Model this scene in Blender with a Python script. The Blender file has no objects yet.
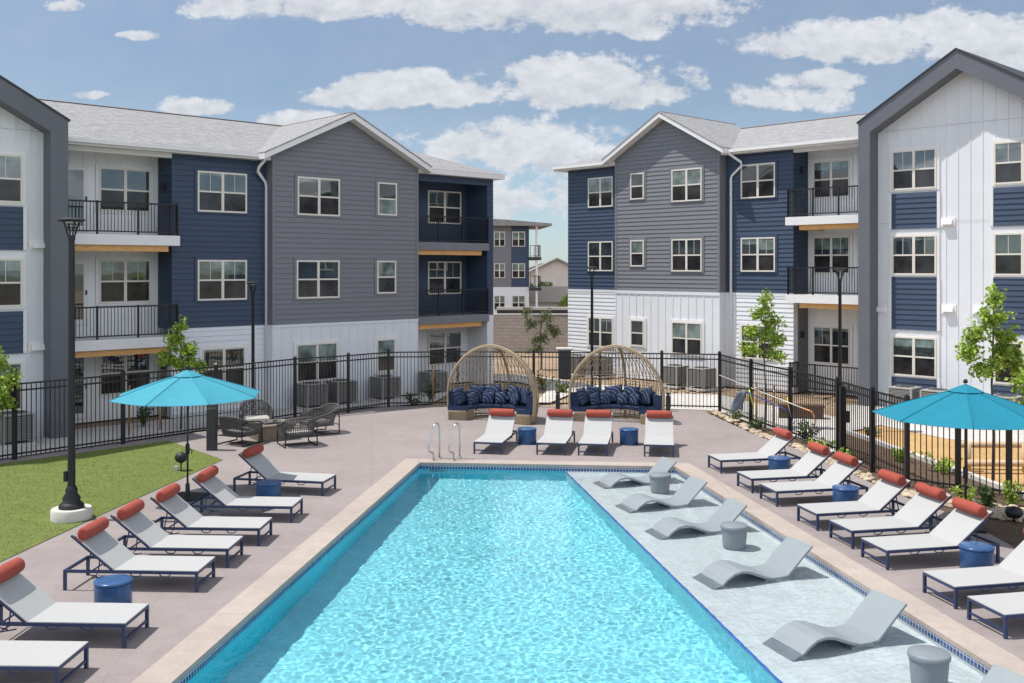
import bpy, bmesh, math, random
from mathutils import Vector, Matrix, noise
from mathutils.geometry import tessellate_polygon

random.seed(7)
sc = bpy.context.scene
col = sc.collection
R = math.radians

# ------------------------------------------------------------------ camera, sky, sun, exposure
EYE, HOR, F = 5.0, 267.4, 1000.0
cam = bpy.data.cameras.new('camera')
cam_o = bpy.data.objects.new('camera', cam)
col.objects.link(cam_o)
cam_o.location = (0, 0, EYE)
cam_o.rotation_euler = (R(90), 0, 0)
cam.sensor_width = 36.0
cam.lens = 36.0 * F / 1024
cam.shift_y = (HOR - 341.5) / 1024
cam.clip_start, cam.clip_end = 0.1, 6000
sc.camera = cam_o

SUN = Vector((-0.455, 0.045, 1.0)).normalized()
world = bpy.data.worlds.new('World')
sc.world = world
world.use_nodes = True


def build_world():
    nt = world.node_tree
    N, L = nt.nodes, nt.links
    N.clear()
    out = N.new('ShaderNodeOutputWorld')
    sky = N.new('ShaderNodeTexSky')
    sky.sky_type = 'NISHITA'
    sky.sun_disc = False
    sky.sun_elevation = math.asin(SUN.z)
    sky.sun_rotation = math.atan2(SUN.x, SUN.y)
    sky.altitude = 1500
    sky.air_density = 1.0
    sky.dust_density = 0.9
    sky.ozone_density = 1.6
    bg = N.new('ShaderNodeBackground')
    bg.inputs[1].default_value = 0.15
    bgc = N.new('ShaderNodeBackground')

    def m(op, a, b=None, c=None, clamp=False):
        n = N.new('ShaderNodeMath')
        n.operation = op
        n.use_clamp = clamp
        for i, v in enumerate((a, b, c)):
            if v is None:
                continue
            if isinstance(v, (int, float)):
                n.inputs[i].default_value = v
            else:
                L.new(v, n.inputs[i])
        return n.outputs[0]
    tc = N.new('ShaderNodeTexCoord')
    sep = N.new('ShaderNodeSeparateXYZ')
    L.new(tc.outputs['Generated'], sep.inputs[0])
    yy = m('MAXIMUM', sep.outputs[1], 0.08)
    u = m('DIVIDE', sep.outputs[0], yy)
    v = m('DIVIDE', sep.outputs[2], yy)
    cmb = N.new('ShaderNodeCombineXYZ')
    L.new(u, cmb.inputs[0])
    L.new(m('MULTIPLY', v, 1.5), cmb.inputs[1])

    def fbm(scale, detail, rough, off):
        n = N.new('ShaderNodeTexNoise')
        n.inputs['Scale'].default_value = scale
        n.inputs['Detail'].default_value = detail
        n.inputs['Roughness'].default_value = rough
        mp = N.new('ShaderNodeMapping')
        mp.inputs['Location'].default_value = (off, off * .7, 0.3)
        L.new(cmb.outputs[0], mp.inputs[0])
        L.new(mp.outputs[0], n.inputs['Vector'])
        return n.outputs['Fac']
    # the horizon haze of this sky is greyer and dimmer than the clear sky model gives
    el = N.new('ShaderNodeValToRGB')
    stops = ((0.0, (.50, .61, .69)), (.06, (.47, .58, .65)), (.16, (.42, .53, .575)), (.30, (.55, .64, .70)), (.6, (.9, .95, 1)))
    while len(el.color_ramp.elements) < len(stops):
        el.color_ramp.elements.new(.5)
    for e_, (p_, c_) in zip(el.color_ramp.elements, stops):
        e_.position = p_
        e_.color = (*c_, 1)
    L.new(sep.outputs[2], el.inputs[0])
    tint = N.new('ShaderNodeMix')
    tint.data_type = 'RGBA'
    tint.blend_type = 'MULTIPLY'
    tint.inputs[0].default_value = 1.0
    L.new(sky.outputs[0], tint.inputs[6])
    L.new(el.outputs[0], tint.inputs[7])
    hs = N.new('ShaderNodeHueSaturation')
    hs.inputs['Saturation'].default_value = .74
    L.new(tint.outputs[2], hs.inputs['Color'])
    L.new(hs.outputs[0], bg.inputs[0])
    n1 = fbm(20, 8, 0.62, 1.7)
    n2 = fbm(48, 6, 0.6, 5.1)
    # each cloud: centre, half width, height above / below its centre, in tangents of azimuth and elevation
    blobs = [(-.20, .262, .14, .022, .016, 1.1), (-.02, .262, .15, .026, .026, 1.0), (.09, .262, .15, .03, .032, 1.1), (.19, .262, .06, .018, .016, .9),
             (-.108, .170, .105, .030, .014, 1.15), (.078, .182, .112, .034, .024, 1.15),
             (.345, .222, .125, .030, .018, 1.1), (.46, .228, .09, .040, .03, 1.1), (.53, .205, .10, .045, .05, 1.1),
             (.275, .166, .07, .020, .012, .85), (.30, .186, .05, .012, .01, .7),
             (-.373, .232, .026, .006, .006, .85), (-.325, .160, .045, .012, .008, .8), (-.21, .146, .05, .012, .01, .9),
             (.02, .122, .13, .028, .03, .85), (.075, .108, .11, .034, .03, .80), (-.02, .07, .18, .03, .03, .55),
             (-.45, .26, .02, .008, .006, .7), (-.42, .172, .02, .005, .005, .6), (.16, .262, .03, .01, .01, .8)]
    acc = None
    accs = None
    for (cu, cv, ru, ra, rb, amp) in blobs:
        du = m('DIVIDE', m('SUBTRACT', u, cu), ru)
        dv = m('SUBTRACT', v, cv)
        dd = m('MAXIMUM', m('MULTIPLY', dv, 1 / ra), m('MULTIPLY', dv, -1 / rb))
        r2 = m('ADD', m('MULTIPLY', du, du), m('MULTIPLY', dd, dd))
        mm = m('MULTIPLY', m('SUBTRACT', 1.0, r2), amp)
        sh = m('MULTIPLY', mm, m('MULTIPLY', dv, 1 / ra))
        acc = mm if acc is None else m('MAXIMUM', acc, mm)
        acc = m('MAXIMUM', acc, -1.5)
        sh2 = m('MULTIPLY', m('MAXIMUM', mm, 0.0), m('MULTIPLY', dv, 1 / ra))
        accs = sh2 if accs is None else m('ADD', accs, sh2)
    nz = m('ADD', m('MULTIPLY', m('SUBTRACT', n1, .5), 3.4), m('MULTIPLY', m('SUBTRACT', n2, .5), 1.3))
    dens = m('ADD', acc, nz)
    mr = N.new('ShaderNodeMapRange')
    mr.interpolation_type = 'SMOOTHSTEP'
    mr.inputs[1].default_value = -0.05
    mr.inputs[2].default_value = 0.58
    L.new(dens, mr.inputs[0])
    up = m('GREATER_THAN', sep.outputs[1], 0.09)
    n3 = fbm(5, 5, 0.6, 9.3)
    veil = m('MULTIPLY', m('SUBTRACT', n3, .40), .40, clamp=True)
    fac = m('MULTIPLY', m('MAXIMUM', m('MULTIPLY', mr.outputs[0], 0.93), veil), up)
    # unseen broken cloud, added overhead and behind the viewpoint to fill the shade
    zz = m('ADD', m('MAXIMUM', sep.outputs[2], 0.0), .25)
    c2 = N.new('ShaderNodeCombineXYZ')
    L.new(m('DIVIDE', sep.outputs[0], zz), c2.inputs[0])
    L.new(m('DIVIDE', sep.outputs[1], zz), c2.inputs[1])
    no = N.new('ShaderNodeTexNoise')
    no.inputs['Scale'].default_value = 2.2
    no.inputs['Detail'].default_value = 7
    L.new(c2.outputs[0], no.inputs['Vector'])

    def sm(src, a, b):
        q = N.new('ShaderNodeMapRange')
        q.interpolation_type = 'SMOOTHSTEP'
        q.inputs[1].default_value = a
        q.inputs[2].default_value = b
        L.new(src, q.inputs[0])
        return q.outputs[0]
    back = m('MULTIPLY', sm(m('MULTIPLY', sep.outputs[1], -1.0), -.15, .15), sm(sep.outputs[2], .02, .12))
    area = m('MAXIMUM', sm(sep.outputs[2], .40, .55), back)
    cov = sm(no.outputs['Fac'], .40, .56)
    over = m('MULTIPLY', m('MULTIPLY', cov, area), .9)
    lift = m('MULTIPLY', m('MULTIPLY', cov, back), m('SUBTRACT', 1.0, sm(sep.outputs[2], .5, .8)))  # extra brightness for the added rear cloud, as fill on the shaded facade
    fac = m('MAXIMUM', fac, over)
    br = m('ADD', m('MULTIPLY', accs, .09), m('ADD', .63, m('MULTIPLY', m('SUBTRACT', n2, .45), .45)), clamp=True)
    cr = N.new('ShaderNodeCombineColor')
    L.new(m('MULTIPLY', br, .97), cr.inputs[0])
    L.new(m('MULTIPLY', br, 1.0), cr.inputs[1])
    L.new(m('ADD', m('MULTIPLY', br, .97), .06), cr.inputs[2])
    L.new(cr.outputs[0], bgc.inputs[0])
    BGC = bgc.inputs[1]
    L.new(m('ADD', .93, m('MULTIPLY', lift, 1.7)), BGC)
    mix = N.new('ShaderNodeMixShader')
    L.new(fac, mix.inputs[0])
    L.new(bg.outputs[0], mix.inputs[1])
    L.new(bgc.outputs[0], mix.inputs[2])
    L.new(mix.outputs[0], out.inputs[0])


build_world()
sun = bpy.data.lights.new('sun', 'SUN')
sun.energy = 4.1
sun.angle = R(0.5)
sun.color = (1.0, 0.955, 0.89)
sun_o = bpy.data.objects.new('sun', sun)
col.objects.link(sun_o)
sun_o.rotation_euler = (-SUN).to_track_quat('-Z', 'Y').to_euler()
sun.cycles.is_caustics_light = True
sc.view_settings.view_transform = 'Standard'
sc.view_settings.look = 'None'
sc.view_settings.exposure = 0.27
sc.view_settings.gamma = 1.0
sc.view_settings.use_curve_mapping = False
sc.render.engine = 'CYCLES'
sc.cycles.use_denoising = True
sc.cycles.max_bounces = 8
sc.cycles.transparent_max_bounces = 12
sc.cycles.caustics_refractive = True
sc.cycles.caustics_reflective = False


# ------------------------------------------------------------------ materials
def lin(c):
    return tuple(((x / 255) / 12.92 if x / 255 <= .04045 else ((x / 255 + .055) / 1.055) ** 2.4) for x in c)


def mat(name, c, rough=.6, var=.08, scale=6.0, bump=0.0, bscale=60.0, metal=0.0, spec=.5, c2=None, detail=5, stretch=(1, 1, 1), translucent=0.0):
    m = bpy.data.materials.new(name)
    m.use_nodes = True
    nt = m.node_tree
    N, L = nt.nodes, nt.links
    b = N['Principled BSDF']
    b.inputs['Roughness'].default_value = rough
    b.inputs['Metallic'].default_value = metal
    b.inputs['Specular IOR Level'].default_value = spec
    tc = N.new('ShaderNodeTexCoord')
    mp = N.new('ShaderNodeMapping')
    mp.inputs['Scale'].default_value = stretch
    L.new(tc.outputs['Object'], mp.inputs[0])
    n = N.new('ShaderNodeTexNoise')
    n.inputs['Scale'].default_value = scale
    n.inputs['Detail'].default_value = detail
    n.inputs['Roughness'].default_value = .6
    L.new(mp.outputs[0], n.inputs['Vector'])
    r = N.new('ShaderNodeValToRGB')
    r.color_ramp.elements[0].position = .3
    r.color_ramp.elements[1].position = .7
    ca = tuple(max(0, x * (1 - var)) for x in c)
    cb = tuple(min(1, x * (1 + var)) for x in (c2 or c))
    r.color_ramp.elements[0].color = (*ca, 1)
    r.color_ramp.elements[1].color = (*cb, 1)
    L.new(n.outputs['Fac'], r.inputs[0])
    L.new(r.outputs[0], b.inputs['Base Color'])
    if bump:
        n2 = N.new('ShaderNodeTexNoise')
        n2.inputs['Scale'].default_value = bscale
        n2.inputs['Detail'].default_value = 4
        L.new(mp.outputs[0], n2.inputs['Vector'])
        bp = N.new('ShaderNodeBump')
        bp.inputs['Strength'].default_value = bump
        bp.inputs['Distance'].default_value = .02
        L.new(n2.outputs['Fac'], bp.inputs['Height'])
        L.new(bp.outputs[0], b.inputs['Normal'])
    if translucent:
        t = N.new('ShaderNodeBsdfTranslucent')
        L.new(r.outputs[0], t.inputs[0])
        mx = N.new('ShaderNodeMixShader')
        mx.inputs[0].default_value = translucent
        L.new(b.outputs[0], mx.inputs[1])
        L.new(t.outputs[0], mx.inputs[2])
        L.new(mx.outputs[0], N['Material Output'].inputs[0])
    return m


M = {}
M['navy'] = mat('navy_siding', (.036, .061, .112), .62, .07, 1.5, .15, 40, stretch=(1, 1, 8))
M['grey'] = mat('grey_siding', (.180, .188, .210), .62, .06, 1.5, .15, 40, stretch=(1, 1, 8))
M['white'] = mat('white_siding', (.71, .735, .77), .55, .03, 1.2, .1, 40)
M['recess_white'] = mat('pale_siding', (.78, .79, .80), .6, .03, 1.2)
M['framegrey'] = mat('charcoal_panel', (.120, .130, .152), .55, .06, 1.0, .08, 30)
M['trim'] = mat('white_trim', (.76, .76, .76), .5, .03)
M['vinyl'] = mat('vinyl_frame', (.70, .665, .60), .45, .03)
M['beam'] = mat('cedar_beam', (.64, .35, .13), .6, .25, 5, .2, 30, stretch=(.6, 6, 6))
M['black'] = mat('black_metal', (.010, .011, .013), .55, .1, 8)
M['fence'] = mat('black_fence_paint', (.010, .010, .012), .4, .1, 8)
M['darkgrey'] = mat('dark_grey_metal', (.03, .032, .036), .5, .1)
M['roof'] = None
M['concrete'] = mat('pale_concrete', (.55, .53, .50), .85, .10, 3, .2, 60)
M['wall_block'] = None
M['navyframe'] = mat('navy_powdercoat', (.022, .040, .105), .38, .08, 10)
M['bluedrum'] = mat('blue_drum', (.032, .095, .235), .25, .25, 7, .05, 30)
M['sling'] = mat('white_sling', (.47, .475, .47), .75, .03, 30, .3, 260, translucent=.12)
M['bolster'] = mat('red_bolster_fabric', (.33, .062, .040), .85, .10, 14, .3, 220)
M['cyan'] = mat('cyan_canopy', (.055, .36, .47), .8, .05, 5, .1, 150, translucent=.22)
M['teal'] = mat('teal_canopy', (.006, .235, .345), .8, .05, 5, .1, 150, translucent=.22)
M['ledge'] = mat('grey_moulded_resin', (.235, .268, .287), .55, .04, 4)
M['ledge_table'] = mat('dark_grey_resin', (.20, .23, .25), .5, .05, 4)
M['wicker'] = mat('tan_wicker', (.36, .28, .185), .7, .25, 30, .4, 120)
M['wicker_dark'] = mat('grey_brown_wicker', (.095, .092, .09), .7, .25, 30, .3, 120)
M['firetable'] = mat('brown_weave', (.20, .165, .125), .8, .2, 20, .5, 90)
M['cushion_navy'] = mat('navy_cushion', (.016, .034, .085), .85, .15, 12, .3, 150)
M['cushion_grey'] = mat('grey_cushion', (.40, .39, .36), .85, .06, 12, .3, 150)
M['steel'] = mat('stainless_steel', (.62, .62, .62), .18, .05, 8, metal=1.0)
M['trunk'] = mat('tree_bark', (.13, .10, .075), .9, .25, 14, .5, 50)
M['stake'] = mat('wood_stake', (.42, .24, .11), .8, .2, 9, stretch=(5, 5, .6))
M['log'] = mat('peeled_log', (.55, .40, .26), .8, .2, 6, .2, 30, stretch=(.6, 5, 5))
M['timber'] = mat('brown_timber', (.13, .075, .045), .75, .2, 6, .2, 30)
M['ac'] = mat('condenser_paint', (.33, .32, .30), .5, .06, 5)
M['ac_dark'] = mat('condenser_grille', (.12, .12, .118), .5, .1, 8)
M['green_leaf'] = mat('bright_leaf', (.22, .34, .04), .5, .30, 3, c2=(.40, .53, .085), translucent=.35)
M['olive_leaf'] = mat('olive_leaf', (.16, .20, .08), .6, .3, 4, c2=(.16, .20, .075), translucent=.25)
M['dark_leaf'] = mat('dark_leaf', (.035, .075, .020), .6, .3, 4, c2=(.08, .13, .03), translucent=.25)
M['yellow_leaf'] = mat('yellow_leaf', (.30, .26, .03), .6, .2, 4, translucent=.25)
M['rock'] = mat('tan_river_rock', (.40, .31, .205), .85, .25, 3, .2, 40, c2=(.52, .44, .34))
M['shingle_far'] = mat('brown_shingle', (.45, .38, .31), .9, .1, 3)
M['stucco'] = mat('pale_stucco', (.64, .61, .58), .9, .05, 2)
M['grey_shingle'] = mat('grey_shingle', (.26, .26, .24), .9, .1, 3)
M['orange'] = mat('orange_plastic', (.55, .24, .10), .5, .05)
M['yellow'] = mat('yellow_strap', (.75, .65, .02), .5, .05)
M['lime'] = mat('lime_tape', (.60, .80, .06), .5, .05)
M['net'] = mat('grey_net_cloth', (.18, .20, .25), .8, .2, 10)
M['lens'] = mat('lamp_lens', (.55, .55, .52), .3, .02)
M['bluecord'] = mat('blue_pole', (.02, .05, .25), .4, .05)


def node_mat(name):
    m = bpy.data.materials.new(name)
    m.use_nodes = True
    nt = m.node_tree
    return m, nt.nodes, nt.links, nt.nodes['Principled BSDF']


def tex(N, L, kind, scale, coord='Object', stretch=(1, 1, 1), rot=(0, 0, 0), **kw):
    tc = N.new('ShaderNodeTexCoord')
    mp = N.new('ShaderNodeMapping')
    mp.inputs['Scale'].default_value = stretch
    mp.inputs['Rotation'].default_value = rot
    L.new(tc.outputs[coord], mp.inputs[0])
    n = N.new('ShaderNodeTex' + kind)
    if 'Scale' in n.inputs:
        n.inputs['Scale'].default_value = scale
    for k, v in kw.items():
        if k in n.inputs:
            n.inputs[k].default_value = v
        else:
            setattr(n, k, v)
    L.new(mp.outputs[0], n.inputs['Vector'])
    return n


def ramp(N, L, src, stops):
    r = N.new('ShaderNodeValToRGB')
    e = r.color_ramp.elements
    while len(e) < len(stops):
        e.new(.5)
    for i, (p, c) in enumerate(stops):
        e[i].position = p
        e[i].color = (*c, 1)
    L.new(src, r.inputs[0])
    return r.outputs[0]


def mixc(N, L, a, b, fac, mode='MULTIPLY'):
    n = N.new('ShaderNodeMix')
    n.data_type = 'RGBA'
    n.blend_type = mode
    for i, v in ((0, fac), (6, a), (7, b)):
        if isinstance(v, (int, float)):
            n.inputs[i].default_value = v
        elif isinstance(v, tuple):
            n.inputs[i].default_value = (*v, 1)
        else:
            L.new(v, n.inputs[i])
    return n.outputs[2]


def addbump(N, L, b, src, strength, dist=.02):
    bp = N.new('ShaderNodeBump')
    bp.inputs['Strength'].default_value = strength
    bp.inputs['Distance'].default_value = dist
    L.new(src, bp.inputs['Height'])
    L.new(bp.outputs[0], b.inputs['Normal'])


def mk_roof():
    m, N, L, b = node_mat('asphalt_shingle')
    b.inputs['Roughness'].default_value = .95
    n = tex(N, L, 'Noise', 2.2, stretch=(1.5, 5, 6), Detail=5, Roughness=.85)
    n2 = tex(N, L, 'Noise', 26, Detail=3)
    c = ramp(N, L, n.outputs['Fac'], [(.32, (.20, .20, .207)), (.5, (.33, .33, .335)), (.7, (.46, .46, .46))])
    br = tex(N, L, 'Brick', 1.0, stretch=(1, 1, 1), offset=.37, squash=1.0, **{'Brick Width': .32, 'Row Height': .15, 'Mortar Size': .006, 'Color1': (1, 1, 1, 1), 'Color2': (.86, .86, .87, 1), 'Mortar': (.70, .70, .70, 1)})
    c = mixc(N, L, c, br.outputs['Color'], 1.0)
    c = mixc(N, L, c, ramp(N, L, n2.outputs['Fac'], [(.35, (.72, .72, .73)), (.65, (1.1, 1.1, 1.1))]), .9)
    L.new(c, b.inputs['Base Color'])
    addbump(N, L, b, n2.outputs['Fac'], .5)
    return m


def mk_block():
    m, N, L, b = node_mat('tan_retaining_block')
    b.inputs['Roughness'].default_value = .9
    br = tex(N, L, 'Brick', 1.0, rot=(R(90), 0, 0), offset=.5, **{'Brick Width': .45, 'Row Height': .2, 'Mortar Size': .012, 'Color1': (.49, .45, .41, 1), 'Color2': (.57, .53, .49, 1), 'Mortar': (.33, .30, .28, 1)})
    L.new(br.outputs['Color'], b.inputs['Base Color'])
    return m


def mk_deck(name, base, joint=None, ang=0.0, spacing=3.0):
    m, N, L, b = node_mat(name)
    b.inputs['Roughness'].default_value = .85
    n = tex(N, L, 'Noise', .45, Detail=6, Roughness=.65)
    n2 = tex(N, L, 'Noise', 18, Detail=5, Roughness=.7)
    n3 = tex(N, L, 'Noise', 3.2, Detail=6, Roughness=.7)
    c = ramp(N, L, n.outputs['Fac'], [(.3, tuple(x * .88 for x in base)), (.7, tuple(x * 1.08 for x in base))])
    c = mixc(N, L, c, ramp(N, L, n2.outputs['Fac'], [(.3, (.90, .90, .90)), (.7, (1.08, 1.08, 1.08))]), .8)
    c = mixc(N, L, c, ramp(N, L, n3.outputs['Fac'], [(.35, (.90, .89, .88)), (.6, (1.03, 1.03, 1.03))]), .8)
    if joint:
        br = tex(N, L, 'Brick', 1.0, rot=(0, 0, ang), offset=0.0, **{'Brick Width': spacing, 'Row Height': spacing, 'Mortar Size': .010, 'Mortar Smooth': .3, 'Color1': (1, 1, 1, 1), 'Color2': (.965, .965, .97, 1), 'Mortar': (joint, joint, joint, 1)})
        c = mixc(N, L, c, br.outputs['Color'], 1.0)
    L.new(c, b.inputs['Base Color'])
    addbump(N, L, b, n2.outputs['Fac'], .15)
    return m


def mk_ground(name, stops, scale, bump=.6):
    m, N, L, b = node_mat(name)
    b.inputs['Roughness'].default_value = .95
    n = tex(N, L, 'Noise', scale, Detail=8, Roughness=.72)
    n2 = tex(N, L, 'Noise', .25, Detail=4)
    c = ramp(N, L, n.outputs['Fac'], stops)
    c = mixc(N, L, c, ramp(N, L, n2.outputs['Fac'], [(.35, (.85, .85, .85)), (.65, (1.08, 1.08, 1.08))]), .9)
    L.new(c, b.inputs['Base Color'])
    addbump(N, L, b, n.outputs['Fac'], bump, .04)
    return m


def mk_tile(name, rotz):
    m, N, L, b = node_mat(name)
    b.inputs['Roughness'].default_value = .15
    tc = N.new('ShaderNodeTexCoord')
    mp = N.new('ShaderNodeMapping')
    mp.vector_type = 'POINT'
    mp.inputs['Rotation'].default_value = (0, 0, rotz)
    L.new(tc.outputs['Object'], mp.inputs[0])
    sp = N.new('ShaderNodeSeparateXYZ')
    L.new(mp.outputs[0], sp.inputs[0])
    cb = N.new('ShaderNodeCombineXYZ')
    L.new(sp.outputs[0], cb.inputs[0])
    L.new(sp.outputs[2], cb.inputs[1])
    br = N.new('ShaderNodeTexBrick')
    br.offset = 0.0
    for k, v in {'Scale': 1.0, 'Brick Width': .076, 'Row Height': .076, 'Mortar Size': .009, 'Color1': (.010, .028, .13, 1), 'Color2': (.025, .075, .25, 1), 'Mortar': (.34, .40, .46, 1), 'Bias': -.1}.items():
        br.inputs[k].default_value = v
    L.new(cb.outputs[0], br.inputs['Vector'])
    L.new(br.outputs['Color'], b.inputs['Base Color'])
    return m


def mk_glass(name, base, ior, rough):
    m, N, L, b = node_mat(name)
    n = tex(N, L, 'Noise', 1.6, Detail=3, Roughness=.6)
    c = ramp(N, L, n.outputs['Fac'], [(.35, tuple(x * .45 for x in base)), (.65, tuple(x * 1.5 for x in base))])
    L.new(c, b.inputs['Base Color'])
    b.inputs['Roughness'].default_value = rough
    b.inputs['IOR'].default_value = ior
    n2 = tex(N, L, 'Noise', 1.1, Detail=1)
    addbump(N, L, b, n2.outputs['Fac'], .05, .05)
    return m


def mk_pattern():
    m, N, L, b = node_mat('navy_arc_pattern_fabric')
    b.inputs['Roughness'].default_value = .85
    tc = N.new('ShaderNodeTexCoord')
    mp = N.new('ShaderNodeMapping')
    mp.inputs['Location'].default_value = (.17, .02, .17)
    L.new(tc.outputs['Object'], mp.inputs[0])
    w = N.new('ShaderNodeTexWave')
    w.wave_type = 'RINGS'
    w.rings_direction = 'Y'
    w.inputs['Scale'].default_value = 2.7
    w.inputs['Distortion'].default_value = 1.2
    w.inputs['Detail Scale'].default_value = 1.5
    L.new(mp.outputs[0], w.inputs['Vector'])
    c = ramp(N, L, w.outputs['Fac'], [(.76, (.012, .027, .072)), (.90, (.09, .125, .21))])
    L.new(c, b.inputs['Base Color'])
    return m


def mk_turf():
    m, N, L, b = node_mat('synthetic_turf')
    b.inputs['Roughness'].default_value = .85
    n = tex(N, L, 'Noise', 1.1, stretch=(1, 3, 1), rot=(0, 0, R(-25)), Detail=8, Roughness=.75)
    n2 = tex(N, L, 'Noise', 40, Detail=4, Roughness=.8)
    c = ramp(N, L, n.outputs['Fac'], [(.3, (.120, .160, .028)), (.7, (.182, .225, .046))])
    c = mixc(N, L, c, ramp(N, L, n2.outputs['Fac'], [(.3, (.75, .75, .7)), (.7, (1.15, 1.15, 1.1))]), .9)
    L.new(c, b.inputs['Base Color'])
    addbump(N, L, b, n2.outputs['Fac'], .8, .03)
    return m


M['roof'] = mk_roof()
M['wall_block'] = mk_block()
M['deck'] = mk_deck('mauve_concrete_deck', (.285, .248, .240), .84, R(-8), 3.2)
M['coping'] = mk_deck('pale_coping_concrete', (.405, .345, .305), .76, R(0), 2.4)
M['walk'] = mk_deck('light_walk_concrete', (.56, .54, .51), .75, R(30), 1.8)
M['dirt'] = mk_ground('bare_dirt', [(.3, (.20, .135, .085)), (.5, (.32, .23, .15)), (.7, (.42, .32, .23))], 3.5)
M['mulch'] = mk_ground('bark_mulch', [(.3, (.035, .022, .015)), (.5, (.10, .062, .038)), (.72, (.22, .15, .10))], 14, 1.0)
M['chips'] = mk_ground('playground_wood_chips', [(.3, (.36, .20, .075)), (.5, (.50, .31, .125)), (.7, (.62, .44, .22))], 12, .8)
M['plaster_deep'] = mk_deck('aqua_pool_plaster', (.25, .74, .85))
M['plaster_wall'] = mk_deck('aqua_pool_wall_plaster', (.010, .64, .80))
M['plaster_shelf'] = mk_deck('pale_shelf_plaster', (.73, .79, .815))
M['pane'] = mk_glass('window_glass', (.030, .042, .046), 2.3, .015)
M['screen'] = mk_glass('insect_screen_glass', (.028, .028, .030), 1.55, .10)
M['blind'] = mk_glass('glass_over_blind', (.16, .21, .20), 1.9, .02)
M['pattern'] = mk_pattern()
M['turf'] = mk_turf()
M['tile_line'] = mat('blue_line_tile', (.03, .16, .58), .2, .2, 20)


def mk_water():
    m, N, L, b = node_mat('pool_water')
    b.inputs['Base Color'].default_value = (.90, .975, .99, 1)
    b.inputs['Roughness'].default_value = 0
    b.inputs['IOR'].default_value = 1.33
    b.inputs['Transmission Weight'].default_value = 1.0
    return m


M['water'] = mk_water()


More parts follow.
